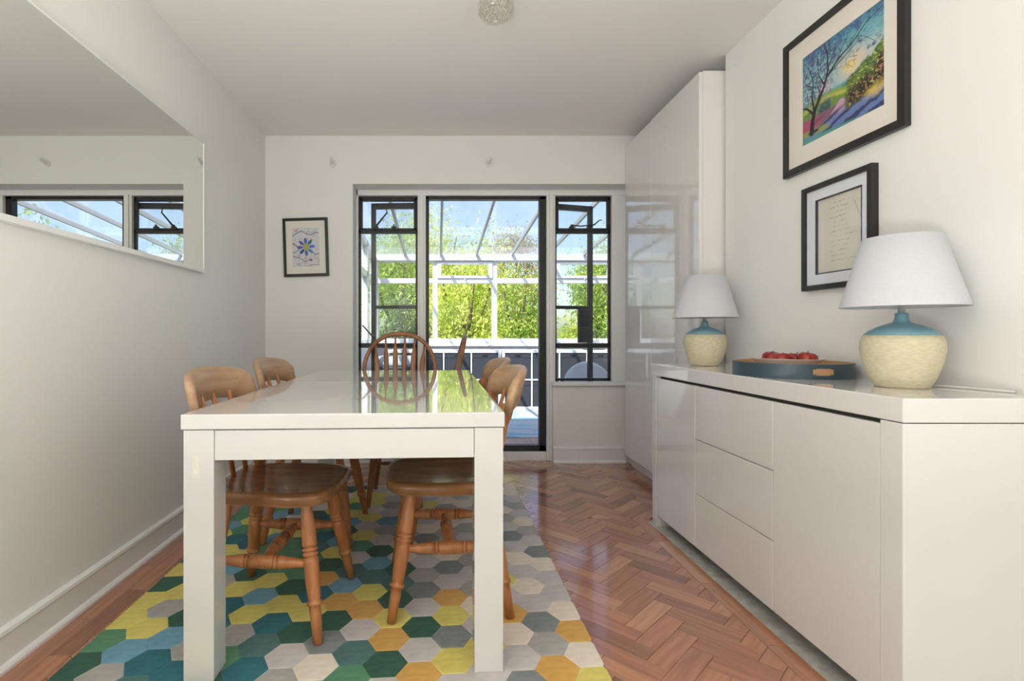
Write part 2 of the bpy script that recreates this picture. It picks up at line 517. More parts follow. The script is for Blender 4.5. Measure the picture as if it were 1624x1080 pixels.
# border strips
y = 1.2
while y < 2.69:
    y2 = min(y + 0.40, 2.70)
    block([(BX1 + 0.001, y + 0.0006), (1.088, y + 0.0006), (1.088, y2 - 0.0006), (BX1 + 0.001, y2 - 0.0006)], math.pi / 2)
    y = y2
for i, (xa, xb) in enumerate(((-1.2325, -1.170), (-1.169, -1.106))):
    y = 0.95 + i * 0.2
    while y < 3.74:
        y2 = min(y + 0.40, 3.75)
        block([(xa, y + 0.0006), (xb, y + 0.0006), (xb, y2 - 0.0006), (xa, y2 - 0.0006)], math.pi / 2)
        y = y2

# ------------------------------------------------------------------ garden opening: white frame, steel windows, French doors
fr = MB()
fr.box(OX0, -0.606, YF - 0.03, YF + 0.06, 0.585, OZ)
fr.box(OX0, OX1, YF - 0.03, YF + 0.06, 2.024, OZ)
fr.box(-0.153, -0.09, YF - 0.03, YF + 0.06, 0.0, 2.024)
fr.box(0.832, 0.899, YF - 0.03, YF + 0.06, 0.0, 2.024)
fr.box(1.330, OX1, YF - 0.03, YF + 0.06, 0.585, 2.024)
fr.box(-0.09, 0.832, YF - 0.02, YF + 0.06, -0.014, 0.066)
struct('trim_1', fr, 'trim', 'white timber frame around the garden door and steel windows', 0.004)
st = MB()
st.box(-0.135, -0.108, YF - 0.045, YF - 0.03, 0.0, 2.03); st.box(0.852, 0.88, YF - 0.045, YF - 0.03, 0.0, 2.03)
struct('trim_2', st, 'trim', 'white cover beads on the two door posts', 0.003)
for i, (a, b) in enumerate(((OX0, -0.112), (0.862, OX1 - 0.02))):
    struct('trim_%d' % (3 + i), MB().box(a, b, 3.835, YF - 0.03, 0.578, 0.606), 'trim', 'white window sill board below the %s steel window' % ('left', 'right')[i], 0.006)

def steel_window(name, x0, x1, label, flip):
    z0, z1 = 0.606, 2.022
    t1, t2 = 1.755, 0.878          # transoms
    w = empty(name, ((x0 + x1) / 2, YF, z0), 0, label, None, None, 'structure')
    cx = (x0 + x1) / 2
    def B(mb, a, b, c, d, y0=0.0, y1=0.03): mb.box(a - cx, b - cx, y0, y1, c - z0, d - z0)
    f = MB()
    B(f, x0, x0 + 0.016, z0, z1); B(f, x1 - 0.016, x1, z0, z1); B(f, x0, x1, z1 - 0.02, z1); B(f, x0, x1, z0, z0 + 0.02)
    f.build('outer_frame', 'steel', w, 0.002)
    m = MB(); B(m, x0, x1, t1 - 0.016, t1 + 0.014); m.build('transom', 'steel', w, 0.002)
    m = MB(); B(m, x0, x1, t2 - 0.018, t2 + 0.018); m.build('transom', 'steel', w, 0.002)
    s = MB()
    B(s, x0 + 0.012, x0 + 0.030, t1 + 0.01, z1 - 0.016, -0.008, 0.02); B(s, x1 - 0.030, x1 - 0.012, t1 + 0.01, z1 - 0.016, -0.008, 0.02)
    B(s, x0 + 0.012, x1 - 0.012, z1 - 0.036, z1 - 0.016, -0.008, 0.02); B(s, x0 + 0.012, x1 - 0.012, t1 + 0.008, t1 + 0.024, -0.008, 0.02)
    s.build('top_light_frame', 'steel', w, 0.002)
    for (a, b) in ((t1 + 0.02, z1 - 0.03), (t2 + 0.016, t1 - 0.014), (z0 + 0.016, t2 - 0.016)):
        g = MB(); B(g, x0 + 0.014, x1 - 0.014, a, b, 0.012, 0.016); g.build('pane', 'glass', w)
    k = MB()
    zt = t1 + 0.022 - z0
    for dx in (-0.09, 0.045):
        k.box(dx - 0.018, dx + 0.018, -0.03, -0.006, zt - 0.014, zt + 0.012)
        k.box(dx - 0.006, dx + 0.006, -0.03, -0.01, zt + 0.012, zt + 0.026)
    k.build('stay_pin', 'steel', w, 0.002)
    h = MB()
    if flip:
        h.sweep([(-0.10, -0.03, zt + 0.02), (-0.02, -0.032, zt + 0.012), (0.08, -0.035, zt + 0.022), (0.115, -0.04, zt + 0.055), (0.135, -0.04, zt + 0.056)], [0.006, 0.005, 0.006, 0.004, 0.004], 8)
    else:
        h.sweep([(-0.09, -0.03, zt + 0.012), (-0.005, -0.034, zt + 0.115), (-0.012, -0.036, zt + 0.145), (-0.004, -0.036, zt + 0.158)], [0.007, 0.006, 0.004, 0.006], 8)
    h.build('stay_arm', 'steel', w)
    return w
steel_window('window_1', -0.606, -0.153, 'narrow black steel window left of the garden door, stay raised', False)
steel_window('window_2', 0.899, 1.330, 'narrow black steel window right of the garden door', True)

dj = MB()
dj.box(-0.09, -0.066, YF - 0.004, YF + 0.05, 0.066, 2.024); dj.box(0.782, 0.832, YF - 0.004, YF + 0.05, 0.066, 2.024)
dj.box(-0.09, 0.832, YF - 0.004, YF + 0.05, 2.0, 2.024); dj.box(-0.09, 0.832, YF - 0.004, YF + 0.05, 0.066, 0.112)
struct('trim_5', dj, 'steel', 'black steel frame of the open garden doorway', 0.002)

def door_leaf(name, hx, sgn, ang_deg, label, lock):
    W, z0, z1 = 0.435, 0.115, 1.995
    d = empty(name, (hx, 4.035, z0), 0, label, None, None, 'structure')
    d.rotation_euler = (0, 0, R(ang_deg))
    H = z1 - z0
    def B(a, b, c, e): return MB().box(sgn * a, sgn * b, -0.015, 0.015, c, e)
    f = B(0, 0.03, 0, H); f.v += []
    for q in (B(W - 0.036, W, 0, H), B(0.0, W, H - 0.045, H), B(0.0, W, 0, 0.05)):
        f.add(q.v, q.f)
    f.build('leaf_frame', 'leafgrey', d, 0.002)
    for zb in (0.38, 1.05 - 0.0):
        B(0.03, W - 0.036, zb, zb + 0.026).build('glazing_bar', 'leafgrey', d, 0.002)
    for (a, b) in ((0.05, 0.38), (0.406, 1.05), (1.076, H - 0.045)):
        MB().box(sgn * 0.03, sgn * (W - 0.036), -0.002, 0.002, a, b).build('pane', 'glass', d)
    if lock:
        B(W - 0.125, W - 0.034, 0.78, 1.05).build('lock_case', 'leafgrey', d, 0.004)
        MB().sweep([(sgn * (W - 0.06), -0.015, 0.90), (sgn * (W - 0.06), -0.06, 0.90), (sgn * (W - 0.15), -0.065, 0.90)], [0.007, 0.007, 0.006], 8).build('door_handle', 'leafgrey', d)
    else:
        MB().sweep([(sgn * (W - 0.02), -0.015, 0.83), (sgn * (W - 0.02), -0.05, 0.83), (sgn * (W + 0.06), -0.055, 0.92)], [0.008, 0.007, 0.006], 8).build('door_handle', 'leafgrey', d)
    return d
door_leaf('door_1', -0.088, -1, -3, 'dark steel glazed door leaf folded back behind the left window', False)
door_leaf('door_2', 0.83, 1, 16, 'dark steel glazed door leaf with lock swung open behind the right window', True)

# window of the through room behind the camera
rw = empty('window_3', (0.12, YR - 0.1, 0.7), 0, 'wide window in the end wall far behind the viewer', None, None, 'structure')
f = MB()
for (a, b, c, d) in ((-1.15, -1.09, 0, 1.5), (1.09, 1.15, 0, 1.5), (-1.09, 1.09, 1.44, 1.5), (-1.09, 1.09, 0, 0.06), (-0.03, 0.03, 0.06, 1.44)):
    f.box(a, b, -0.03, 0.03, c, d)
f.build('frame', 'trim', rw)
for (a, b) in ((-1.09, -0.03), (0.03, 1.09)):
    MB().box(a, b, -0.003, 0.003, 0.06, 1.44).build('pane', 'glass', rw)

# ------------------------------------------------------------------ conservatory
CX0, CX1, CY0, CY1 = -0.86, 2.44, 4.03, 7.1
EZ = 2.0
cf = struct('floor_conservatory', MB().box(CX0 - 0.3, CX1 + 0.3, YF + 0.2, CY1 + 0.1, -0.06, -0.012), 'concrete', 'grey-brown plank floor of the conservatory')
y = YF + 0.05
i = 0
while y < CY1:
    x = CX0 + (i % 3) * -0.35
    while x < CX1:
        xa, xb = max(x, CX0), min(x + 1.2, CX1)
        if xb - xa > 0.05:
            MB().box(-(xb - xa) / 2, (xb - xa) / 2, -0.065, 0.065, -0.012, 0.0).build('floor_plank', 'plank', cf, 0, ((xa + xb) / 2, y + 0.066, 0))
        x += 1.202
    y += 0.132
    i += 1
struct('wall_conservatory_far', MB().box(CX0 - 0.06, CX1 + 0.06, CY1, CY1 + 0.14, -0.06, 0.84), 'upvc', 'low white wall under the far conservatory windows')
struct('trim_6', MB().box(CX0, CX1, CY1 - 0.12, CY1 + 0.02, 0.80, 0.835), 'upvc', 'white inner sill of the far conservatory windows', 0.004)
struct('trim_7', MB().box(CX0 - 0.06, CX1 + 0.06, CY1 - 0.04, CY1 + 0.16, 1.975, 2.06), 'upvc', 'white eaves beam of the conservatory', 0.004)
mull = [-0.858, -0.035, 0.788, 1.611, 2.434]
for i in range(4):
    a, b = mull[i], mull[i + 1]
    w = empty('window_%d' % (4 + i), ((a + b) / 2, CY1 + 0.04, 0.84), 0, ('white conservatory window nearest the left corner', 'white conservatory window with opening fanlight seen through the doorway', 'white conservatory window right of the one with the fanlight, behind the shelf', 'white conservatory window with fanlight seen through the right steel window')[i], None, None, 'structure')
    hw = (b - a) / 2
    f = MB()
    f.box(-hw + 0.0005, -hw + 0.036, -0.03, 0.05, 0, 1.14); f.box(hw - 0.036, hw - 0.0005, -0.03, 0.05, 0, 1.14)
    g = hw - 0.0355
    f.box(-g, g, -0.028, 0.05, 0, 0.062); f.box(-g, g, -0.028, 0.05, 1.12, 1.14); f.box(-g, g, -0.028, 0.05, 0.825, 0.895)
    f.build('window_frame', 'upvc', w, 0.003)
    MB().box(-hw + 0.036, hw - 0.036, 0.0, 0.012, 0.062, 0.825).build('pane', 'glass', w)
    if i in (1, 3):
        s = MB()
        s.box(-hw + 0.03, -hw + 0.085, -0.05, 0.02, 0.895, 1.125); s.box(hw - 0.085, hw - 0.03, -0.05, 0.02, 0.895, 1.125)
        s.box(-hw + 0.085, hw - 0.085, -0.049, 0.02, 1.085, 1.125); s.box(-hw + 0.085, hw - 0.085, -0.049, 0.02, 0.895, 0.93)
        s.build('fanlight_frame', 'upvc', w, 0.003)
        MB().box(-hw + 0.085, hw - 0.085, 0.0, 0.012, 0.93, 1.085).build('pane', 'glass', w)
        MB().sweep([(0, -0.05, 0.905), (0, -0.075, 0.905), (0.0, -0.08, 0.86)], [0.012, 0.01, 0.008], 8).build('window_handle', 'upvc', w)
    else:
        MB().box(-hw + 0.036, hw - 0.036, 0.0, 0.012, 0.895, 1.12).build('pane', 'glass', w)
def roof_z(y): return 2.055 + 0.078 * (CY1 + 0.12 - y)
for (nm, X, s, lab) in (('left', CX0, -1, 'left'), ('right', CX1, 1, 'right')):
    struct('wall_conservatory_' + nm, MB().box(X, X + s * 0.14, YF + 0.1, CY1 + 0.1, -0.06, 0.84), 'upvc', 'low white side wall of the conservatory on the %s' % lab)
    w = empty('window_%d' % (8 if s < 0 else 9), (X, CY0, 0.84), 0, 'white framed side glazing of the conservatory on the %s' % lab, None, None, 'structure')
    L = CY1 - CY0
    f = MB()
    f.box(0, s * 0.07, 0, L, 0, 0.06); f.box(0, s * 0.07, 0, L, 0.825, 0.895)
    n = 4
    for k in range(n + 1):
        yy = L * k / n
        f.box(0, s * 0.07, max(0, yy - 0.035), min(L, yy + 0.035), 0, roof_z(CY0 + yy) - 0.86)
    f.add([(0, 0, roof_z(CY0) - 0.92), (s * 0.07, 0, roof_z(CY0) - 0.92), (s * 0.07, L, roof_z(CY1) - 0.92), (0, L, roof_z(CY1) - 0.92),
           (0, 0, roof_z(CY0) - 0.85), (s * 0.07, 0, roof_z(CY0) - 0.85), (s * 0.07, L, roof_z(CY1) - 0.85), (0, L, roof_z(CY1) - 0.85)],
          [(0, 1, 2, 3), (7, 6, 5, 4), (0, 4, 5, 1), (1, 5, 6, 2), (2, 6, 7, 3), (3, 7, 4, 0)])
    f.build('window_frame', 'upvc', w)
    for k in range(n):
        ya, yb = L * k / n + 0.035, L * (k + 1) / n - 0.035
        MB().box(s * 0.03, s * 0.04, ya, yb, 0.06, 0.825).build('pane', 'glass', w)
        MB().box(s * 0.03, s * 0.04, ya, yb, 0.895, roof_z(CY0 + yb) - 0.91).build('pane', 'glass', w)
roof = empty('conservatory_roof', (0, 0, 0), 0, 'clear polycarbonate lean-to roof with slim bars over the conservatory', None, None, 'structure')
bars = [0.042 + 0.492 * k for k in range(-2, 6)]
edges = [CX0 - 0.1] + [b for b in bars if CX0 < b < CX1] + [CX1 + 0.1]
for a, b in zip(edges[:-1], edges[1:]):
    ya, yb = CY0 - 0.03, CY1 + 0.2
    za, zb = roof_z(ya), roof_z(yb)
    MB().add([(a, ya, za), (b, ya, za), (b, yb, zb), (a, yb, zb), (a, ya, za + 0.012), (b, ya, za + 0.012), (b, yb, zb + 0.012), (a, yb, zb + 0.012)],
             [(0, 3, 2, 1), (4, 5, 6, 7), (0, 1, 5, 4), (1, 2, 6, 5), (2, 3, 7, 6), (3, 0, 4, 7)]).build('roof_panel', 'roofglass', roof)
for b in edges:
    ya, yb = CY0 - 0.03, CY1 + 0.2
    za, zb = roof_z(ya), roof_z(yb)
    w = 0.012
    MB().add([(b - w, ya, za - 0.03), (b + w, ya, za - 0.03), (b + w, yb, zb - 0.03), (b - w, yb, zb - 0.03), (b - w, ya, za + 0.02), (b + w, ya, za + 0.02), (b + w, yb, zb + 0.02), (b - w, yb, zb + 0.02)],
             [(0, 3, 2, 1), (4, 5, 6, 7), (0, 1, 5, 4), (1, 2, 6, 5), (2, 3, 7, 6), (3, 0, 4, 7)]).build('roof_bar', 'alu', roof)

# cube shelves with boxes
def cube_shelf(x0, cols, label):
    y0, d, z0 = 6.56, 0.39, 0.0
    cell, t, T = 0.335, 0.018, 0.036
    Wd = cols * cell + (cols - 1) * t + 2 * T
    e = empty('cube_shelf', (x0 + Wd / 2, y0 + d / 2, z0), 0, label, 'shelf', 'white cube shelves in the conservatory')
    H = 2 * cell + t + 2 * T
    hw = Wd / 2
    for (a, b) in ((-hw, -hw + T), (hw - T, hw)):
        MB().box(a, b, -d / 2, d / 2, 0, H).build('side_panel', 'kallax', e)
    MB().box(-hw + T, hw - T, -d / 2, d / 2, H - T, H).build('top_panel', 'kallax', e)
    MB().box(-hw + T, hw - T, -d / 2, d / 2, 0, T).build('base_panel', 'kallax', e)
    MB().box(-hw + T, hw - T, -d / 2, d / 2, T + cell, T + cell + t).build('shelf', 'kallax', e)
    MB().box(-hw + T, hw - T, d / 2 - 0.006, d / 2, T, H - T).build('back_panel', 'kallax', e)
    out = []
    for c in range(cols - 1):
        xx = -hw + T + (c + 1) * cell + c * t
        for r in range(2):
            zz = T + r * (cell + t)
            MB().box(xx, xx + t, -d / 2, d / 2 - 0.006, zz, zz + cell).build('divider', 'kallax', e)
    for c in range(cols):
        for r in range(2):
            out.append((x0 + T + c * (cell + t) + cell / 2, y0, z0 + T + r * (cell + t), c, r))
    return out
def storage_box(x, y, z, label):
    e = empty('storage_box', (x, y + 0.012, z), 0, label, 'storage box', 'dark grey boxes in the cube shelves')
    b = MB().box(-0.158, 0.158, 0, 0.36, 0.001, 0.318)
    b.build('box_body', 'boxgrey', e, 0.006)
    MB().box(-0.162, 0.162, -0.004, 0.36, 0.27, 0.322).build('box_rim', 'boxgrey', e, 0.004)
    MB().box(-0.035, 0.035, -0.006, 0.0, 0.285, 0.305).build('handle_slot', 'slot', e)
cells1 = cube_shelf(-0.655, 4, 'white cube shelf left of the doorway view, behind the dining table')
cells2 = cube_shelf(0.824, 4, 'white cube shelf on the right, running behind the right steel window')
ordn = ('first', 'second', 'third', 'fourth')
for nm, cl in (('left', cells1), ('right', cells2)):
    for (x, y, z, c, r) in cl:
        storage_box(x, y, z, 'dark grey fabric box, %s from left, %s row of the %s cube shelf' % (ordn[c], ('lower', 'upper')[r], nm))

# distressed rug in the conservatory
m, n, l, b = new_mat('faded_blue_rug_pile')
tc = n.new('ShaderNodeTexCoord'); mp = n.new('ShaderNodeMapping'); mp.inputs['Scale'].default_value = (1.6, 4.5, 1)
nz = n.new('ShaderNodeTexNoise'); nz.inputs['Scale'].default_value = 1.6; nz.inputs['Detail'].default_value = 8; nz.inputs['Roughness'].default_value = 0.7
rp = n.new('ShaderNodeValToRGB'); e = rp.color_ramp.elements
e[0].position = 0.3; e[0].color = srgb(112, 168, 188); e[1].position = 0.72; e[1].color = srgb(222, 156, 118)
q = e.new(0.45); q.color = srgb(150, 194, 210); q = e.new(0.53); q.color = srgb(200, 208, 208); q = e.new(0.63); q.color = srgb(208, 192, 184)
l.new(tc.outputs['Object'], mp.inputs[0]); l.new(mp.outputs[0], nz.inputs['Vector']); l.new(nz.outputs['Fac'], rp.inputs[0]); l.new(rp.outputs[0], b.inputs['Base Color'])
b.inputs['Roughness'].default_value = 0.95
tag(MB().box(-0.72, 0.72, -0.86, 0.86, 0, 0.008).build('woven_rug', m, None, 0.003, (0.58, 5.63, 0.0)), 'faded blue and coral rug on the conservatory floor', 'rug')

# white shell chair beyond the right window
ch = empty('shell_chair', (1.57, 5.35, 0), R(160), 'white plastic shell chair behind the right steel window', 'chair')
sv, sf = [], []
na, nh = 24, 10
for i in range(nh + 1):
    t = i / nh
    for k in range(na + 1):
        a = math.pi * (k / na)
        edge = math.sin(a)
        r = 0.20 + 0.05 * t
        z = 0.44 + t * (0.03 + 0.22 * edge ** 1.4)
        sv.append((r * math.cos(a), r * edge * (0.95), z))
for i in range(nh):
    for k in range(na):
        sf.append((i * (na + 1) + k, i * (na + 1) + k + 1, (i + 1) * (na + 1) + k + 1, (i + 1) * (na + 1) + k))
o = MB().add(sv, sf, True).build('shell_back', 'white_plastic', ch)
o.modifiers.new('thick', 'SOLIDIFY').thickness = 0.008
MB().lathe([(0.0, 0.43), (0.19, 0.435), (0.205, 0.445), (0.19, 0.452), (0.0, 0.448)], 28).build('seat', 'white_plastic', ch)
for sx in (-1, 1):
    for sy in (-1, 1):
        MB().sweep([(sx * 0.10, sy * 0.09, 0.44), (sx * 0.20, sy * 0.19, 0.0)], [0.013, 0.010], 8).build('leg', 'wood_hoop', ch)

# pale pouffe beyond the left window
pf = empty('pouffe', (-0.46, 6.12, 0), 0, 'pale blue grey upholstered pouffe behind the left steel window', 'pouffe')
MB().lathe([(0.26, 0.0), (0.30, 0.05), (0.31, 0.30), (0.31, 0.52), (0.29, 0.56)], 32).build('side_cover', 'pouffe', pf)
MB().lathe([(0.295, 0.56), (0.31, 0.575), (0.295, 0.59)], 32).build('piping', 'pouffe_dark', pf)
MB().lathe([(0.295, 0.59), (0.30, 0.64), (0.24, 0.70), (0.0, 0.715)], 32).build('seat_cushion', 'pouffe', pf)

# row of wire house lanterns on the right cube shelf
hl = empty('house_lantern', (2.03, 6.68, 0.7605), 0, 'brown wire lantern shaped like three gabled houses on the right cube shelf', 'lantern')
for k in range(3):
    x0 = -0.13 + 0.087 * k
    hgt = (0.15, 0.18, 0.155)[k]
    pts2 = [(x0, 0, 0), (x0, 0, hgt), (x0 + 0.0425, 0, hgt + 0.055), (x0 + 0.085, 0, hgt), (x0 + 0.085, 0, 0), (x0, 0, 0.0)]
    f = MB()
    for yy in (-0.04, 0.04):
        pp = [(a, yy, c + 0.003) for a, _, c in pts2]
        for a, b in zip(pp[:-1], pp[1:]): f.sweep([a, b], [0.003, 0.003], 6)
        for zz in (0.06, 0.11):
            f.sweep([(x0, yy, zz), (x0 + 0.085, yy, zz)], [0.002, 0.002], 6)
        f.sweep([(x0 + 0.0425, yy, 0.003), (x0 + 0.0425, yy, hgt)], [0.002, 0.002], 6)
    for q in pts2[:-1]:
        f.sweep([(q[0], -0.04, q[2] + 0.003), (q[0], 0.04, q[2] + 0.003)], [0.0025, 0.0025], 6)
    f.build('house_frame', 'iron', hl)

# ------------------------------------------------------------------ garden
tag(MB().box(-14, 18, CY1 + 0.14, 40, -0.35, -0.25).build('lawn', 'grass'), 'sunlit lawn of the garden behind the conservatory', 'lawn', kind='structure')

def foliage(cx, cy, cz, rx, ry, rz, n, size, droop=0.0, clump=14, name='foliage'):
    cc = rng.normal(size=(clump, 3)); cc /= np.linalg.norm(cc, axis=1)[:, None]
    cc *= rng.uniform(0.35, 1.0, (clump, 1)) ** 0.6
    idx = rng.integers(0, clump, n)
    p = cc[idx] * 0.78 + rng.normal(size=(n, 3)) * 0.24
    p *= np.array([rx, ry, rz])
    p[:, 2] -= droop * rng.random(n)
    p += np.array([cx, cy, cz])
    d = rng.normal(size=(n, 3)); d[:, 2] -= 0.6 + droop; d /= np.linalg.norm(d, axis=1)[:, None]
    u = np.cross(d, rng.normal(size=(n, 3))); u /= np.linalg.norm(u, axis=1)[:, None]
    s = size * rng.uniform(0.6, 1.3, (n, 1))
    v = np.empty((n, 4, 3))
    v[:, 0] = p - d * s; v[:, 1] = p + u * s * 0.36; v[:, 2] = p + d * s; v[:, 3] = p - u * s * 0.36
    me = bpy.data.meshes.new(name)
    me.vertices.add(n * 4); me.loops.add(n * 4); me.polygons.add(n)
    me.vertices.foreach_set('co', v.reshape(-1))
    me.loops.foreach_set('vertex_index', np.arange(n * 4, dtype=np.int32))
    me.polygons.foreach_set('loop_start', np.arange(0, n * 4, 4, dtype=np.int32))
    me.update(); me.validate()
    return me

def tree(name, x, y, h, rx, ry, rz, n, m, label, group, size=0.06, droop=0.0, cat='tree'):
    n, size = int(n * 2.0), size * 0.68
    t = empty(name, (x, y, -0.25), 0, label, cat, group)
    o = link('foliage', foliage(0, 0, h - rz * 0.75, rx, ry, rz, n, size, droop), m, t)
    o['kind'] = 'stuff'
    tp = max(0.3, h - rz)
    b = MB().sweep([(0, 0, 0), (0.03, 0.02, tp * 0.5), (-0.02, 0, tp + 0.2)], [0.09, 0.07, 0.05], 8)
    for k in range(5):
        a = k * 1.26
        b.sweep([(0, 0, tp * 0.7), (rx * 0.35 * math.cos(a), ry * 0.35 * math.sin(a), tp + 0.2), (rx * 0.6 * math.cos(a), ry * 0.6 * math.sin(a), tp + rz * 0.7)], [0.04, 0.028, 0.012], 6)
    b.build('trunk', 'bark', t)
    return t
G = 'shrubs and trees in the garden behind the conservatory'
tree('willow_shrub', 0.55, 10.6, 2.9, 1.0, 0.8, 1.6, 9000, 'leaf_y', 'bright yellow-green drooping shrub filling the middle of the doorway view', G, 0.075, 0.5)
tree('leafy_tree', -1.05, 13.2, 3.7, 1.25, 0.8, 1.95, 8000, 'leaf_g', 'mid green leafy tree seen above the round-backed chair', G, 0.075, 0.2)
tree('leafy_tree', 2.05, 13.2, 3.1, 0.9, 0.8, 1.65, 6500, 'leaf_g', 'green leafy tree at the right edge of the doorway view', G, 0.07, 0.3)
tree('garden_shrub', -0.62, 8.75, 1.6, 0.55, 0.45, 0.85, 4500, 'leaf_d', 'low dark grey-green shrub behind the left steel window', G, 0.06, 0.1, 'shrub')
tree('garden_shrub', 2.3, 15.6, 4.0, 1.0, 0.6, 1.2, 3500, 'leaf_p', 'pinkish beige shrub topping the hedge right in the doorway view', G, 0.07, 0.1, 'shrub')
tree('leafy_tree', 4.25, 13.6, 3.4, 0.72, 0.7, 1.7, 5000, 'leaf_g', 'slender green tree seen in the right part of the right steel window', G, 0.08, 0.2)
tree('garden_shrub', 2.35, 8.9, 1.25, 0.42, 0.4, 0.7, 3000, 'leaf_y', 'low yellow shrub in the left part of the right steel window', G, 0.06, 0.2, 'shrub')
tree('leafy_tree', -3.3, 10.2, 3.0, 0.9, 1.1, 1.8, 6000, 'leaf_y', 'bright green tree beyond the left side of the conservatory', G, 0.085, 0.3)
tree('leafy_tree', 0.2, 17.6, 5.1, 2.2, 0.9, 2.2, 9000, 'leaf_y', 'tall pale green tree rising behind the hedge above the eaves', G, 0.10, 0.3)
tree('leafy_tree', -6.2, 7.2, 3.0, 1.1, 1.2, 1.8, 5000, 'leaf_g', 'green tree far left of the conservatory', G, 0.1, 0.2)
tree('leafy_tree', 5.8, 9.5, 3.2, 1.1, 1.3, 1.8, 5000, 'leaf_g', 'green tree far right of the conservatory', G, 0.1, 0.2)

# ------------------------------------------------------------------ hexagon rug
PAL = {'Y': ((196, 184, 92), (212, 200, 108)), 'O': ((190, 146, 70), (206, 162, 86)), 'D': ((32, 76, 60), (44, 92, 72)), 'G': ((70, 122, 92), (86, 138, 104)),
       'E': ((62, 100, 98), (76, 116, 112)), 'T': ((28, 92, 104), (40, 108, 118)), 'B': ((92, 140, 162), (110, 158, 178)), 'S': ((112, 118, 120), (128, 134, 134)),
       'M': ((150, 148, 144), (166, 164, 158)), 'L': ((178, 172, 170), (192, 187, 184)), 'C': ((206, 195, 178), (220, 210, 194))}
for k, (a, b) in PAL.items():
    MT['pile_' + k] = mat('wool_pile_' + k, srgb(*[min(250, q * 1.09) for q in a]), srgb(*[min(250, q * 1.09) for q in b]), 0.97, scale=(26, 60, 26), bump=0.5, bscale=420, spec=0.15, sheen=0.2)
MT['backing'] = mat('rug_backing', srgb(150, 145, 138), None, 0.95)
HEX = {  # column: (first row, colours towards the far edge)
    -10: (-1, 'DGYYDYTGYBGGBGG'), -9: (-2, 'MBYMYTDYTGYBGGBG'), -8: (-2, 'ETBDDMBYTYYBGBGG'), -7: (-2, 'TMTTYDYGBYCBYCYG'),
    -6: (-2, 'DGMYBYGGGYBDCYLG'), -5: (-2, 'TETYDGGETGTYYCDG'), -4: (-2, 'MLDYTODYBDBYGYYD'), -3: (-2, 'CSDOBELGYLYCYYLY'),
    -2: (-2, 'GELOYEBDLMBLMLCL'), -1: (-2, 'DOYDEDCCMYDYLCLC'), 0: (-2, 'OLDLSMLMSCLCYLLC'), 1: (-2, 'YSYOLSCMMCLMCCLL'),
    2: (-2, 'LYLCMLMCLMCLCLML'), 3: (-3, 'SLCOLYLCMLMCLCMLL'), 4: (-2, 'OMSLCLCLSLMCMMCC'), 5: (-3, 'YCOCLLCSLMCLMLCCL')}
rug = tag(MB().add([(x, y + RUGK * x, z) for z in (0.0, 0.006) for x, y in ((RUGX0, RUGY0), (RUGX1, RUGY0), (RUGX1, RUGY1), (RUGX0, RUGY1))],
                   [(3, 2, 1, 0), (4, 5, 6, 7), (0, 1, 5, 4), (1, 2, 6, 5), (2, 3, 7, 6), (3, 0, 4, 7)]).build('hexagon_rug', 'backing'),
          'large wool rug of coloured hexagons, yellow and green to grey, under the table', 'rug')
HC0, HX0, HH, HY0, HS = 0.09914, -0.0533, 0.1205, 1.686, 0.075
hexm = {}
for k in range(-11, 7):
    for r in range(-7, 15):
        cx = HX0 + HC0 * k
        cy = HY0 + HH * (r + 0.5 * (k % 2)) + HS * cx
        w = HC0 / 1.5
        poly = [(w, 0), (w / 2, HH / 2), (-w / 2, HH / 2), (-w, 0), (-w / 2, -HH / 2), (w / 2, -HH / 2)]
        poly = [(x, y + HS * x) for x, y in poly]
        pp = [(x + cx, y + cy) for x, y in poly]
        c = clip(pp, 1, 0, RUGX1)
        if len(c) > 2: c = clip(c, -1, 0, -RUGX0)
        if len(c) > 2: c = clip(c, -RUGK, 1, RUGY1)
        if len(c) > 2: c = clip(c, RUGK, -1, -RUGY0)
        if len(c) < 3 or area(c) < 0.0006: continue
        kk = max(-10, min(5, k))
        r0, s = HEX[kk]
        i = r - r0
        col = s[i] if 0 <= i < len(s) else random.choice('YGDTBMO' if k < -2 else 'LCMSLCO')
        whole = abs(area(c) - area(pp)) < 1e-6
        loc = [(x - cx, y - cy) for x, y in c]
        if whole and col in hexm: me = hexm[col]
        else:
            me = MB().prism(loc, 0.0055, 0.012, 0.003, 0.0105).mesh('hexagon_patch')
            if whole: hexm[col] = me
        link('hexagon_patch', me, 'pile_' + col, rug, 0, (cx, cy, 0))
RZ = 0.0121   # top of the rug

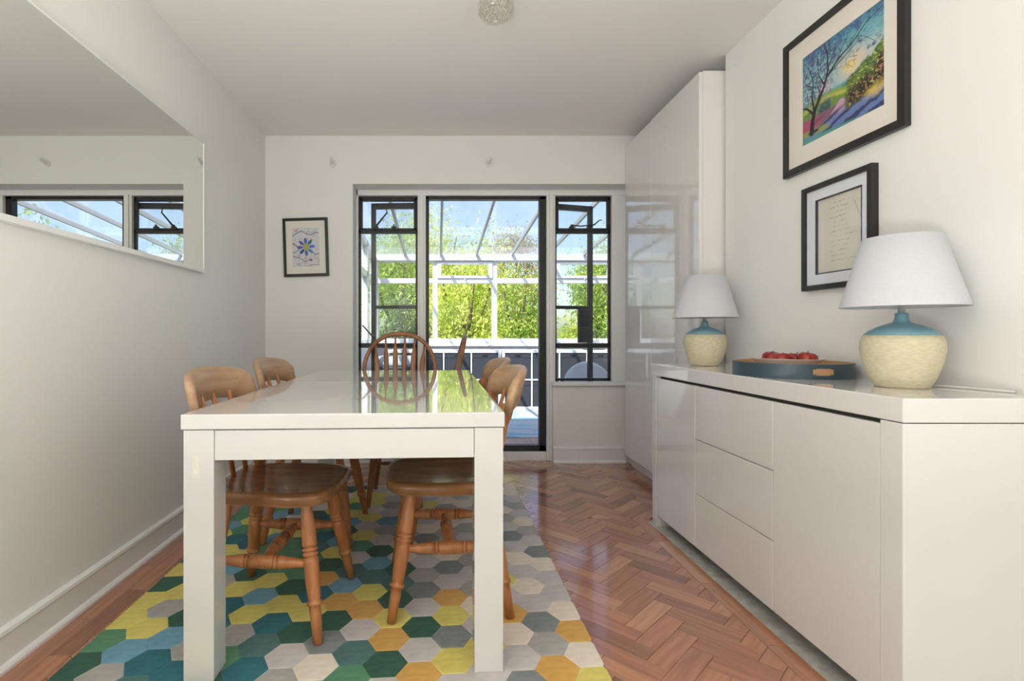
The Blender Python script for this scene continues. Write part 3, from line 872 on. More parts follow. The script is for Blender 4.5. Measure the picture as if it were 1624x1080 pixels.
# ------------------------------------------------------------------ dining table
TX0, TX1, TY0, TY1, TZ, TK = -0.704, 0.19, 1.428, 3.098, 0.748, 0.05
tb = empty('dining_table', ((TX0 + TX1) / 2, (TY0 + TY1) / 2, RZ), 0, 'white high-gloss rectangular dining table with square legs on the rug', 'table')
hw, hl2 = (TX1 - TX0) / 2, (TY1 - TY0) / 2
zt = TZ - RZ
def tpart(mb, name, bevel=0.002, m='table'):
    return mb.skew(TK).build(name, m, tb, bevel)
tpart(MB().box(-hw, hw, -hl2, 0.088, zt - 0.042, zt), 'tabletop_leaf', 0.003)
tpart(MB().box(-hw, hw, 0.0905, hl2, zt - 0.042, zt), 'tabletop_leaf', 0.003)
lw = 0.082
for sx in (-1, 1):
    for sy in (-1, 1):
        xa, xb = (-hw + 0.006, -hw + 0.006 + lw) if sx < 0 else (hw - 0.004 - lw, hw - 0.004)
        ya, yb = (-hl2 + 0.004, -hl2 + 0.004 + lw) if sy < 0 else (hl2 - 0.004 - lw, hl2 - 0.004)
        lg = tpart(MB().box(xa, xb, ya, yb, 0, zt - 0.044), 'leg', 0.002)
        if sx < 0 and sy < 0:
            mk = MB().box(xa + 0.025, xa + 0.043, ya - 0.0008, ya + 0.001, zt - 0.175, zt - 0.112).skew(TK).build('tape_mark', 'mark', lg)
for sy in (-1, 1):
    ya = -hl2 + 0.006 if sy < 0 else hl2 - 0.03
    tpart(MB().box(-hw + lw + 0.007, hw - lw - 0.005, ya, ya + 0.024, zt - 0.128, zt - 0.045), 'apron')
for sx in (-1, 1):
    xa = -hw + 0.008 if sx < 0 else hw - 0.03
    tpart(MB().box(xa, xa + 0.022, -hl2 + lw + 0.005, hl2 - lw - 0.005, zt - 0.128, zt - 0.045), 'apron')

# ------------------------------------------------------------------ chairs
def seat_mesh(outline, z0, z1, dish, rnd=0.008):
    n = len(outline)
    mb = MB()
    cx = sum(p[0] for p in outline) / n
    vs = [(cx, 0, z1 - dish)]
    rings = [0.3, 0.55, 0.75, 0.88, 0.96, 1.0]
    prof = []
    for s in rings:
        for (x, y) in outline:
            px, py = cx + (x - cx) * s, y * s
            zz = z1 - dish * max(0.0, (1 - (s / 0.9) ** 2)) * (1 if px < cx + 0.12 else 0.6)
            if s == 1.0: zz = z1 - rnd
            vs.append((px, py, zz))
    for s, zz in ((1.0, z0 + rnd), (0.96, z0)):
        for (x, y) in outline: vs.append((cx + (x - cx) * s, y * s, zz))
    m = len(rings) + 2
    fs = [(0, 1 + k, 1 + (k + 1) % n) for k in range(n)]
    for i in range(m - 1):
        for k in range(n):
            k2 = (k + 1) % n
            fs.append((1 + i * n + k, 1 + (i + 1) * n + k, 1 + (i + 1) * n + k2, 1 + i * n + k2))
    fs.append(tuple(1 + (m - 1) * n + k for k in range(n)))
    return mb.add(vs, fs, True)

def d_outline(back, front, halfw, n=40, p=2.8):
    out = []
    for k in range(n):
        a = 2 * math.pi * k / n
        c, s = math.cos(a), math.sin(a)
        x = (abs(c) ** (2 / p)) * (front if c > 0 else -back) * 1.0
        y = (abs(s) ** (2 / p)) * math.copysign(halfw * (1.0 if c > 0 else 0.94), s)
        out.append((x, y))
    return out

LEGP = [(0, 0.014), (0.03, 0.0155), (0.22, 0.023), (0.335, 0.0245), (0.345, 0.0245), (0.350, 0.0195), (0.358, 0.0195), (0.363, 0.0250), (0.378, 0.0250), (0.383, 0.0195), (0.391, 0.0195), (0.396, 0.0250), (0.411, 0.0250), (0.416, 0.0195), (0.424, 0.0195), (0.429, 0.0245), (0.46, 0.0245), (0.58, 0.0235), (0.70, 0.020), (0.715, 0.0175), (0.722, 0.0245), (0.742, 0.0245), (0.749, 0.0175), (0.80, 0.0185), (1.0, 0.0145)]
STRP = [(0, 0.010), (0.10, 0.013), (0.30, 0.021), (0.325, 0.022), (0.331, 0.0165), (0.340, 0.0165), (0.346, 0.0225), (0.362, 0.0225), (0.368, 0.0165), (0.377, 0.0165), (0.383, 0.022), (0.617, 0.022), (0.623, 0.0165), (0.632, 0.0165), (0.638, 0.0225), (0.654, 0.0225), (0.660, 0.0165), (0.669, 0.0165), (0.675, 0.022), (0.72, 0.020), (0.90, 0.013), (1, 0.010)]

def farmhouse_chair():
    e = empty('farmhouse_chair')
    seat_mesh(d_outline(0.205, 0.218, 0.210, n=56, p=4.2), 0.412, 0.452, 0.010).build('seat', 'wood_seat', e)
    legs = {}
    for sx, sy in ((1, 1), (1, -1), (-1, 1), (-1, -1)):
        top = (0.125 * sx, 0.125 * sy, 0.425) if sx > 0 else (-0.135, 0.12 * sy, 0.425)
        bot = (0.195, 0.215 * sy, 0.0) if sx > 0 else (-0.205, 0.205 * sy, 0.0)
        MB().turned(top, bot, LEGP, 14).build('leg', 'wood_leg', e)
        legs[sx, sy] = (Vector(top), Vector(bot))
    def at(sx, sy, z):
        a, b = legs[sx, sy]
        return a.lerp(b, (a.z - z) / (a.z - b.z))
    mids = []
    for sy in (1, -1):
        a, b = at(1, sy, 0.225), at(-1, sy, 0.225)
        MB().turned(a, b, STRP, 12).build('stretcher', 'wood_leg', e)
        mids.append(a.lerp(b, 0.5))
    MB().turned(mids[0], mids[1], STRP, 12).build('stretcher', 'wood_leg', e)
    # curved top rail
    nr, hw_ = 22, 0.225
    vs, fs = [], []
    for i in range(nr + 1):
        s = -1 + 2 * i / nr
        th = s * 0.56
        y = hw_ * math.sin(th) / math.sin(0.56)
        x = -0.262 + hw_ / math.sin(0.56) * (1 - math.cos(th))
        nx, ny = math.cos(th), -math.sin(th)      # inward normal
        zl = 0.724 - 0.028 * s ** 2 - 0.012 * s ** 6
        zh = 0.839 - 0.022 * s ** 2 - 0.030 * s ** 10
        t = 0.013
        lean = 0.22
        def P(off, z): return (x + nx * off - (z - 0.733) * lean, y + ny * off, z)
        ring = [P(t, zl + 0.004), P(t * 0.9, (zl + zh) / 2), P(t, zh - 0.012), P(t * 0.45, zh - 0.002), P(-t * 0.6, zh), P(-t * 1.2, zh - 0.010), P(-t * 1.1, (zl + zh) / 2), P(-t, zl + 0.004), P(0, zl)]
        vs += ring
    m = 9
    for i in range(nr):
        for k in range(m):
            fs.append((i * m + k, (i + 1) * m + k, (i + 1) * m + (k + 1) % m, i * m + (k + 1) % m))
    fs.append(tuple(range(m))); fs.append(tuple(range((nr + 1) * m - 1, nr * m - 1, -1)))
    MB().add(vs, fs, True).build('top_rail', 'wood_rail', e)
    for s in (-1, 1):
        MB().turned((-0.150, 0.165 * s, 0.445), (-0.194, 0.198 * s, 0.718), [(0, 0.016), (0.08, 0.024), (0.2, 0.026), (0.33, 0.016), (0.36, 0.021), (0.39, 0.016), (0.6, 0.018), (0.80, 0.016), (0.84, 0.024), (0.93, 0.026), (1, 0.018)], 12).build('back_post', 'wood_leg', e)
    for yy in (-0.1, 0.0, 0.1):
        xr = -0.258 + 0.064 * (yy / 0.225) ** 2
        MB().sweep([(-0.165 - 0.01 * (1 - abs(yy) * 5), yy * 0.86, 0.44), ((-0.165 + xr) / 2 + 0.006, yy * 0.94, 0.60), (xr, yy, 0.745)], [(0.007, 0.013), (0.008, 0.019), (0.007, 0.013)], 10, ((1, 0, 0), 1)).build('lath', 'wood_leg', e)
    return e

def hoop_chair():
    e = empty('hoop_back_chair')
    seat_mesh(d_outline(0.20, 0.215, 0.215, p=2.4), 0.418, 0.45, 0.008).build('seat', 'wood_hoop', e)
    legs = {}
    P = [(0, 0.013), (0.3, 0.020), (0.5, 0.0205), (0.8, 0.016), (1, 0.012)]
    for sx, sy in ((1, 1), (1, -1), (-1, 1), (-1, -1)):
        top = (0.11 * sx, 0.10 * sy, 0.425)
        bot = (0.175 * sx, 0.145 * sy, 0.0)
        MB().turned(top, bot, P, 12).build('leg', 'wood_hoop', e)
        legs[sx, sy] = (Vector(top), Vector(bot))
    def at(sx, sy, z):
        a, b = legs[sx, sy]
        return a.lerp(b, (a.z - z) / (a.z - b.z))
    mids = []
    S = [(0, 0.008), (0.5, 0.014), (1, 0.008)]
    for sy in (1, -1):
        a, b = at(1, sy, 0.20), at(-1, sy, 0.20)
        MB().turned(a, b, S, 10).build('stretcher', 'wood_hoop', e); mids.append(a.lerp(b, 0.5))
    MB().turned(mids[0], mids[1], S, 10).build('stretcher', 'wood_hoop', e)
    MB().turned(at(1, 1, 0.285), at(1, -1, 0.285), S, 10).build('stretcher', 'wood_hoop', e)
    def lean(z): return -0.155 - (z - 0.45) * 0.24
    pts = []
    def hoop(t):
        a = math.pi * t
        c = math.cos(a); s = math.sin(a)
        return math.copysign(abs(c) ** 0.88, c) * 0.222, 0.732 + 0.224 * s
    pts.append((lean(0.44), 0.165, 0.44)); pts.append((lean(0.6), 0.208, 0.60))
    for i in range(25):
        y, z = hoop(i / 24)
        pts.append((lean(z), y, z))
    pts.append((lean(0.6), -0.208, 0.60)); pts.append((lean(0.44), -0.165, 0.44))
    MB().sweep(pts, [(0.012, 0.0135)] * len(pts), 10, ((1, 0, 0.24), 1)).build('hoop', 'wood_hoop', e)
    for k in range(6):
        yt = -0.155 + 0.062 * k
        yb = yt * 0.72
        zt_ = 0.732 + 0.218 * math.sqrt(max(0, 1 - (abs(yt) / 0.222) ** 2.2))
        A = Vector((lean(0.44), yb, 0.44)); B = Vector((lean(zt_), yt, zt_))
        prof = [(0, 0.006), (0.25, 0.007), (0.5, 0.017), (0.78, 0.0165), (0.88, 0.007), (1, 0.0055)]
        MB().sweep([A.lerp(B, t) for t, r in prof], [(min(r, 0.0065), r) for t, r in prof], 10, ((1, 0, 0.24), 1)).build('arrow_spindle', 'wood_hoop', e)
    return e

fc = farmhouse_chair()
spots = [(-0.548, 1.815, R(-4), 'farmhouse pine chair with pale curved rail at the near left of the table'),
         (-0.585, 2.53, R(-2), 'farmhouse pine chair with pale curved rail at the far left of the table'),
         (0.030, 1.925, R(183), 'farmhouse pine chair with pale curved rail at the near right of the table'),
         (0.062, 2.565, R(182), 'farmhouse pine chair with pale curved rail at the far right of the table')]
for i, (x, y, a, lab) in enumerate(spots):
    o = fc if i == 0 else copy_tree(fc)
    o.location = (x, y, RZ); o.rotation_euler = (0, 0, a)
    tag(o, lab, 'chair', 'farmhouse chairs along the table')
hc = hoop_chair()
for i, (x, y, z, a, lab) in enumerate(((-0.238, 3.0, RZ, R(-90), 'hoop-backed wooden chair with arrow spindles facing the viewer at the table end'),
                                       (-0.085, 3.585, 0.0, R(180), 'hoop-backed wooden chair seen edge-on beside the doorway'))):
    o = hc if i == 0 else copy_tree(hc)
    o.location = (x, y, z); o.rotation_euler = (0, 0, a)
    tag(o, lab, 'chair', 'hoop-backed chairs')

# ------------------------------------------------------------------ sideboard
SX, SY0, SY1, SZ = 1.112, 1.227, 2.665, 0.815
XW = XR - 0.004
sb = empty('sideboard', ((SX + XW) / 2, (SY0 + SY1) / 2, -0.0138), 0, 'white high-gloss sideboard with two doors and three drawers along the right wall', 'sideboard')
ox, oy, oz = (SX + XW) / 2, (SY0 + SY1) / 2, -0.0138
def sp(name, x0, x1, y0, y1, z0, z1, m='lacquer', bev=0.002, parent=None):
    return MB().box(x0 - ox, x1 - ox, y0 - oy, y1 - oy, z0 - oz, z1 - oz).build(name, m, parent or sb, bev)
sp('top', SX, XW, SY0, SY1, SZ - 0.059, SZ, bev=0.003)
sp('side_panel', SX + 0.001, XW, SY0 + 0.002, SY0 + 0.066, -0.0138, SZ - 0.061)
sp('side_panel', SX + 0.001, XW, SY1 - 0.046, SY1 - 0.002, -0.0138, SZ - 0.061)
sp('carcass', SX + 0.025, XW, SY0 + 0.067, SY1 - 0.047, 0.05, SZ - 0.0595, 'gap', 0)
yd = [SY0 + 0.068, 1.709, 2.226, SY1 - 0.048]
sp('door', SX + 0.003, SX + 0.022, yd[0] + 0.001, yd[1] - 0.0015, 0.047, 0.744)
sp('door', SX + 0.003, SX + 0.022, yd[2] + 0.0015, yd[3] - 0.001, 0.047, 0.744)
for (za, zb) in ((0.047, 0.2775), (0.2805, 0.5115), (0.5145, 0.744)):
    sp('drawer', SX + 0.003, SX + 0.022, yd[1] + 0.0015, yd[2] - 0.0015, za, zb)

# ------------------------------------------------------------------ tall wardrobe
WX, WY0, WY1, WZ = 1.375, 2.70, 3.766, 2.352
wx1 = XA - 0.005
wd = empty('wardrobe', ((WX + wx1) / 2, (WY0 + WY1) / 2, 0.0005), 0, 'tall white high-gloss wardrobe in the alcove beside the right window', 'wardrobe')
ox, oy, oz = (WX + wx1) / 2, (WY0 + WY1) / 2, 0.0005
def wp(name, x0, x1, y0, y1, z0, z1, m='lacquer', bev=0.002):
    return MB().box(x0 - ox, x1 - ox, y0 - oy, y1 - oy, z0 - oz, z1 - oz).build(name, m, wd, bev)
wp('side_panel', WX + 0.02, wx1, WY0, WY0 + 0.022, 0.0005, WZ)
wp('carcass', WX + 0.023, wx1, WY0 + 0.022, WY1, 0.07, WZ - 0.003)
wp('plinth', WX + 0.045, WX + 0.065, WY0 + 0.023, WY1, 0.0005, 0.07)
wp('door', WX, WX + 0.02, WY0 + 0.003, 3.308, 0.078, WZ - 0.006)
wp('door', WX, WX + 0.02, 3.311, WY1, 0.078, WZ - 0.011)

# ------------------------------------------------------------------ table lamps
def lamp():
    e = empty('table_lamp')
    prof = [(0.0, 0.0), (0.060, 0.0), (0.0635, 0.004), (0.078, 0.035), (0.0905, 0.075), (0.0955, 0.108), (0.0945, 0.130), (0.0875, 0.150)]
    MB().lathe(prof, 40).build('vase_body', 'glaze_cream', e)
    MB().lathe([(0.0873, 0.1495), (0.075, 0.162), (0.055, 0.174), (0.032, 0.183), (0.0215, 0.187), (0.0165, 0.194), (0.0150, 0.204), (0.0155, 0.211), (0.013, 0.214), (0.0, 0.214)], 40).build('vase_shoulder', 'glaze_blue', e)
    MB().lathe([(0.0085, 0.2138), (0.0075, 0.255), (0.012, 0.256), (0.012, 0.29), (0.0, 0.292)], 16).build('lamp_holder', 'satin', e)
    s = MB().lathe([(0.1455, 0.231), (0.1445, 0.233), (0.0895, 0.433), (0.0880, 0.433), (0.1435, 0.231)], 56, closed=True)
    sh = s.build('lamp_shade', 'shade', e)
    c = MB()
    for k in range(3):
        a = k * 2.094
        c.sweep([(0.012 * math.cos(a), 0.012 * math.sin(a), 0.262), (0.131 * math.cos(a), 0.131 * math.sin(a), 0.266)], [0.002, 0.002], 6)
    c.build('shade_carrier', 'chrome', sh)
    return e
lp = lamp()
lp.location = (1.300, 2.50, SZ + 0.0005)
tag(lp, 'blue and cream ceramic table lamp nearest the wardrobe', 'lamp', 'table lamps on the sideboard')
l2 = copy_tree(lp)
l2.location = (1.345, 1.49, SZ + 0.0005); l2.rotation_euler = (0, 0, R(140))
tag(l2, 'blue and cream ceramic table lamp in front of the lower picture', 'lamp', 'table lamps on the sideboard')
cb = MB().sweep([(1.4415, 1.50, SZ + 0.0038), (1.456, 1.48, SZ + 0.0038), (1.474, 1.44, SZ + 0.0038), (1.486, 1.39, SZ + 0.0038), (1.494, 1.33, SZ + 0.0038)], [0.003] * 5, 8).build('power_cable', 'cable')
tag(cb, 'white lamp cable lying on the sideboard behind the near lamp', 'cable')

# ------------------------------------------------------------------ tray, plate, apples
TRX, TRY, TRR = 1.308, 1.905, 0.187
tr = empty('round_tray', (TRX, TRY, SZ + 0.0005), 0, 'round blue-grey tray with bamboo inside between the two lamps', 'tray')
MB().lathe([(0.0, 0.0), (TRR - 0.006, 0.0), (TRR - 0.006, 0.006), (0.0, 0.006)], 56).build('tray_base', 'bamboo', tr)
def ring_wall(r0, r1, z0, z1, holes, n=120):
    """wall with slot openings: holes = list of (angle centre, half angle, za, zb)"""
    mb = MB()
    zs = sorted(set([z0, z1] + [h[2] for h in holes] + [h[3] for h in holes]))
    def solid(k, i):
        if not (0 <= i < len(zs) - 1): return False
        a = 2 * math.pi * ((k % n) + 0.5) / n
        zm = (zs[i] + zs[i + 1]) / 2
        for (ac, ha, za, zb) in holes:
            d = abs((a - ac + math.pi) % (2 * math.pi) - math.pi)
            if d < ha and za < zm < zb: return False
        return True
    def V(k, r, z):
        a = 2 * math.pi * k / n
        return (r * math.cos(a), r * math.sin(a), z)
    for k in range(n):
        for i in range(len(zs) - 1):
            if not solid(k, i): continue
            a, b = zs[i], zs[i + 1]
            for (q, sm) in (([V(k, r1, a), V(k + 1, r1, a), V(k + 1, r1, b), V(k, r1, b)], True), ([V(k, r0, b), V(k + 1, r0, b), V(k + 1, r0, a), V(k, r0, a)], True)):
                mb.add(q, [(0, 1, 2, 3)], sm)
            if not solid(k, i + 1): mb.add([V(k, r0, b), V(k, r1, b), V(k + 1, r1, b), V(k + 1, r0, b)], [(0, 1, 2, 3)])
            if not solid(k, i - 1): mb.add([V(k, r0, a), V(k + 1, r0, a), V(k + 1, r1, a), V(k, r1, a)], [(0, 1, 2, 3)])
            if not solid(k - 1, i): mb.add([V(k, r0, a), V(k, r1, a), V(k, r1, b), V(k, r0, b)], [(0, 1, 2, 3)])
            if not solid(k + 1, i): mb.add([V(k + 1, r0, b), V(k + 1, r1, b), V(k + 1, r1, a), V(k + 1, r0, a)], [(0, 1, 2, 3)])
    return mb
ha = math.atan2(-0.93, -0.08)
holes = [(ha, 0.17, 0.016, 0.034), (ha, 0.13, 0.013, 0.037), (ha + math.pi, 0.17, 0.016, 0.034), (ha + math.pi, 0.13, 0.013, 0.037)]
ring_wall(TRR - 0.003, TRR, 0.0, 0.051, holes).build('tray_wall', 'tray', tr)
ring_wall(TRR - 0.0085, TRR - 0.003, 0.006, 0.0515, []).build('inner_lining', 'bamboo', tr)
plt_ = MB().lathe([(0.0, 0.0), (0.055, 0.0), (0.06, 0.006), (0.085, 0.030), (0.118, 0.054), (0.119, 0.0565), (0.116, 0.0565), (0.082, 0.034), (0.055, 0.012), (0.0, 0.010)], 48).build('fruit_plate', 'plate', None, 0, (1.312, 1.93, SZ + 0.0068))
tag(plt_, 'pale shallow dish holding apples in the round tray', 'dish')
AP = [(0.0, -0.030), (0.012, -0.034), (0.024, -0.029), (0.033, -0.012), (0.036, 0.006), (0.032, 0.022), (0.022, 0.030), (0.010, 0.029), (0.003, 0.023), (0.0, 0.021)]
for i, (dx, dy, dz, lab) in enumerate(((-0.020, 0.058, 0.004, 'leftmost red apple on the pale dish'), (-0.022, -0.012, 0.0, 'middle red apple on the pale dish'), (0.034, -0.058, 0.006, 'rightmost red apple on the pale dish'), (0.046, 0.020, 0.0, 'red apple at the back of the pale dish'))):
    a = empty('apple', (1.312 + dx, 1.93 + dy, SZ + 0.0068 + 0.0105 + 0.033 + dz), i * 1.1, lab, 'apple', 'apples on the dish')
    a.scale = (0.94, 0.94, 0.94)
    a.rotation_euler = (0.15 * math.cos(i), 0.2 * math.sin(i * 2), i * 1.3)
    MB().lathe(AP, 26).build('fruit', 'apple', a)
    MB().sweep([(0, 0, 0.020), (0.001, 0, 0.030), (0.004, 0.001, 0.038)], [0.0013, 0.0012, 0.0018], 6).build('apple_stem', 'stem', a)

# ------------------------------------------------------------------ prints painted per vertex
def vnoise(u, v, s, seed):
    g = np.random.default_rng(seed).random((66, 66))
    x = u * s; y = v * s
    xi = np.floor(x).astype(int) % 64; yi = np.floor(y).astype(int) % 64
    fx = x - np.floor(x); fy = y - np.floor(y)
    fx = fx * fx * (3 - 2 * fx); fy = fy * fy * (3 - 2 * fy)
    return (g[xi, yi] * (1 - fx) + g[xi + 1, yi] * fx) * (1 - fy) + (g[xi, yi + 1] * (1 - fx) + g[xi + 1, yi + 1] * fx) * fy
def lin(c): return np.array(srgb(*c)[:3])
def blend(img, m, c):
    m = np.clip(m, 0, 1)[..., None]
    return img * (1 - m) + lin(c) * m
def seg(u, v, pts, w0, w1, asp):
    d = np.full(u.shape, 9.0)
    n = len(pts) - 1
    for i in range(n):
        (ax, ay), (bx, by) = pts[i], pts[i + 1]
        ax, bx = ax * asp, bx * asp
        dx, dy = bx - ax, by - ay
        t = np.clip(((u * asp - ax) * dx + (v - ay) * dy) / (dx * dx + dy * dy + 1e-9), 0, 1)
        wd = w0 + (w1 - w0) * ((i + t) / n)
        d = np.minimum(d, np.hypot(u * asp - ax - t * dx, v - ay - t * dy) - wd)
    return np.clip(0.5 - d * 160, 0, 1)
def fbm(u, v, s, seed, n=4):
    t = 0; a = 0.5; tot = 0
    for i in range(n):
        t = t + a * vnoise(u, v, s * 2 ** i, seed + i); tot += a; a *= 0.62
    return t / tot
def lane(u, v):
    asp = 1.07
    f1 = fbm(u, v, 6, 1); f2 = fbm(u, v, 14, 11); f3 = vnoise(u, v, 62, 3); f4 = vnoise(u, v, 50, 17)
    w = v + 0.05 * (f1 - 0.5)
    img = np.zeros(u.shape + (3,)) + lin((150, 200, 200))
    img = blend(img, (w - 0.66) * 3.2, (92, 158, 182))
    img = blend(img, (w - 0.86) * 4 + (f2 - 0.5) * 2, (70, 104, 150))
    img = blend(img, 1.15 - np.hypot((u - 0.68) * 1.3, (v - 0.58) * 2.2) * 2.6 + (f1 - 0.5), (226, 206, 184))
    img = blend(img, 1.0 - np.hypot((u - 0.63) * 2.2, (v - 0.58) * 2.8) * 4.0 + (f2 - 0.5), (236, 216, 120))
    img = blend(img, 1.0 - np.hypot((u - 0.30) * 2.4, (v - 0.52) * 2.8) * 3.2 + (f2 - 0.5), (222, 190, 196))
    img = blend(img, (f2 - 0.60) * 5 * (v > 0.62), (84, 96, 148))
    # far hills and fields
    hill = 0.47 + 0.05 * np.exp(-((u - 0.80) / 0.12) ** 2) + 0.05 * (f2 - 0.5) + 0.10 * np.clip(u - 0.45, 0, 1)
    img = blend(img, (hill - v) * 40, (120, 168, 184))
    img = blend(img, (hill - 0.025 - v + 0.06 * (f2 - 0.5)) * 30, (86, 132, 132))
    fld = 0.43 + 0.04 * np.sin(u * 6) + 0.04 * (f1 - 0.5)
    img = blend(img, (fld - v) * 40, (140, 172, 78))
    img = blend(img, (fld - 0.04 - v) * 40 * (f1 + 0.4), (198, 196, 84))
    img = blend(img, (fld - 0.075 - v + 0.03 * (f2 - 0.5)) * 40, (112, 146, 72))
    bush = np.clip((0.085 - np.hypot((u - 0.30) * 0.9, v - 0.30) + 0.06 * (f2 - 0.5)) * 40, 0, 1)
    img = blend(img, bush, (54, 96, 76))
    # verges and lane
    img = blend(img, (0.275 + 0.02 * (f2 - 0.5) - v) * 50, (134, 96, 116))
    img = blend(img, (0.275 - v) * 40 * np.clip((0.26 - u) * 12, 0, 1), (172, 84, 108))
    pc = 0.52 - 0.16 * (0.30 - v); hwid = 0.03 + (0.30 - v) * 0.95
    img = blend(img, np.clip((hwid - np.abs(u - pc)) * 40, 0, 1) * (v < 0.30), (196, 160, 184))
    img = blend(img, np.clip((0.17 - v + 0.12 * (u - 0.3)) * 22, 0, 1), (104, 128, 182))
    st = np.sin((v * 1.0 - (u - 0.1) * 0.30) * 62 + f1 * 5)
    img = blend(img, np.clip((st - 0.1) * 2.5, 0, 1) * np.clip((0.24 - v) * 20, 0, 1) * np.clip((u - 0.12) * 10, 0, 1) * 0.85, (46, 48, 82))
    img = blend(img, np.clip((0.03 + 0.02 * f2 - np.abs(v - 0.10 + 0.06 * (u - 0.2))) * 40, 0, 1) * np.clip((0.40 - u) * 10, 0, 1), (146, 162, 84))
    img = blend(img, np.clip((0.075 - v - 0.06 * u + 0.02 * (f2 - 0.5)) * 40, 0, 1), (92, 158, 152))
    # right-hand hedge
    hd = 0.46 + 0.40 * np.clip(u - 0.55, 0, 1) + 0.14 * (f2 - 0.5)
    hm = np.clip((hd - v) * 26, 0, 1) * np.clip((u - 0.54 - 0.1 * (f2 - 0.5)) * 16, 0, 1) * np.clip((v - 0.15 - 0.16 * np.clip(u - 0.6, 0, 1)) * 30 + (f2 - 0.5) * 2, 0, 1)
    img = blend(img, hm, (112, 138, 58))
    img = blend(img, hm * np.clip((f3 - 0.45) * 5, 0, 1), (70, 104, 50))
    dk = hm * np.clip((hd - 0.13 - v + 0.12 * (f2 - 0.5)) * 16, 0, 1)
    img = blend(img, dk, (52, 46, 40))
    img = blend(img, dk * np.clip((f4 - 0.60) * 7, 0, 1), (150, 104, 72))
    img = blend(img, hm * np.clip((vnoise(u, v, 70, 23) - 0.72) * 8, 0, 1), (190, 196, 120))
    img = blend(img, np.clip(1.1 - np.hypot((u - 0.90) * 6, (v - 0.20 - 0.1 * (u - 0.9)) * 13) * 1.0 + (f2 - 0.5), 0, 1), (214, 188, 90))
    # crown, trunk, branches
    crown = np.clip(1.35 - np.hypot((u - 0.15) * 2.3, (v - 0.70) * 2.0) * 1.5 + (f1 - 0.5) * 1.2, 0, 1)
    img = blend(img, crown * np.clip((f3 - 0.40) * 5, 0, 1) * 0.8, (62, 74, 112))
    img = blend(img, crown * np.clip((f4 - 0.62) * 8, 0, 1) * 0.8, (122, 84, 134))
    img = blend(img, crown * np.clip((vnoise(u, v, 56, 31) - 0.70) * 8, 0, 1), (150, 190, 206))
    img = blend(img, np.clip((v - 0.70) * 4, 0, 1) * np.clip((vnoise(u, v, 58, 5) - 0.60) * 6, 0, 1) * 0.6, (48, 78, 116))
    T = (40, 32, 38)
    BR = [([(0.125, 0.10), (0.135, 0.22), (0.17, 0.34), (0.23, 0.43)], 0.040, 0.024), ([(0.22, 0.41), (0.30, 0.54), (0.345, 0.68), (0.34, 0.84), (0.30, 0.99)], 0.023, 0.006), ([(0.335, 0.62), (0.48, 0.73), (0.66, 0.80), (0.80, 0.90), (0.98, 0.95)], 0.015, 0.003),
          ([(0.36, 0.63), (0.52, 0.70), (0.70, 0.77), (0.86, 0.74)], 0.010, 0.002), ([(0.14, 0.31), (0.06, 0.40), (0.0, 0.42)], 0.018, 0.009), ([(0.16, 0.33), (0.13, 0.50), (0.15, 0.66), (0.08, 0.86)], 0.018, 0.004), ([(0.345, 0.70), (0.43, 0.84), (0.47, 1.0)], 0.010, 0.003),
          ([(0.30, 0.55), (0.22, 0.70), (0.20, 0.92)], 0.012, 0.003), ([(0.46, 0.72), (0.54, 0.84), (0.66, 0.98)], 0.007, 0.002), ([(0.70, 0.83), (0.78, 0.78), (0.90, 0.66)], 0.004, 0.002), ([(0.20, 0.39), (0.24, 0.50), (0.19, 0.62)], 0.013, 0.004), ([(0.15, 0.60), (0.06, 0.66), (0.01, 0.76)], 0.007, 0.002), ([(0.62, 0.79), (0.70, 0.88), (0.84, 0.99)], 0.005, 0.002)]
    rr = np.random.default_rng(77)
    for k in range(46):
        a0 = rr.uniform(0.02, 0.75); b0 = rr.uniform(0.55, 0.95)
        BR.append(([(a0, b0), (a0 + rr.uniform(-0.05, 0.09), b0 + rr.uniform(-0.03, 0.06)), (a0 + rr.uniform(-0.06, 0.14), b0 + rr.uniform(-0.08, 0.08))], 0.0030, 0.0012))
    for pts, a, b in BR:
        img = blend(img, seg(u, v, pts, a * 0.8, b * 0.8, asp), T)
    img = blend(img, np.clip((0.10 - np.hypot((u - 0.15) * 1.1, (v - 0.105) * 4.5)) * 30, 0, 1) * (v < 0.125), (50, 46, 52))
    return img
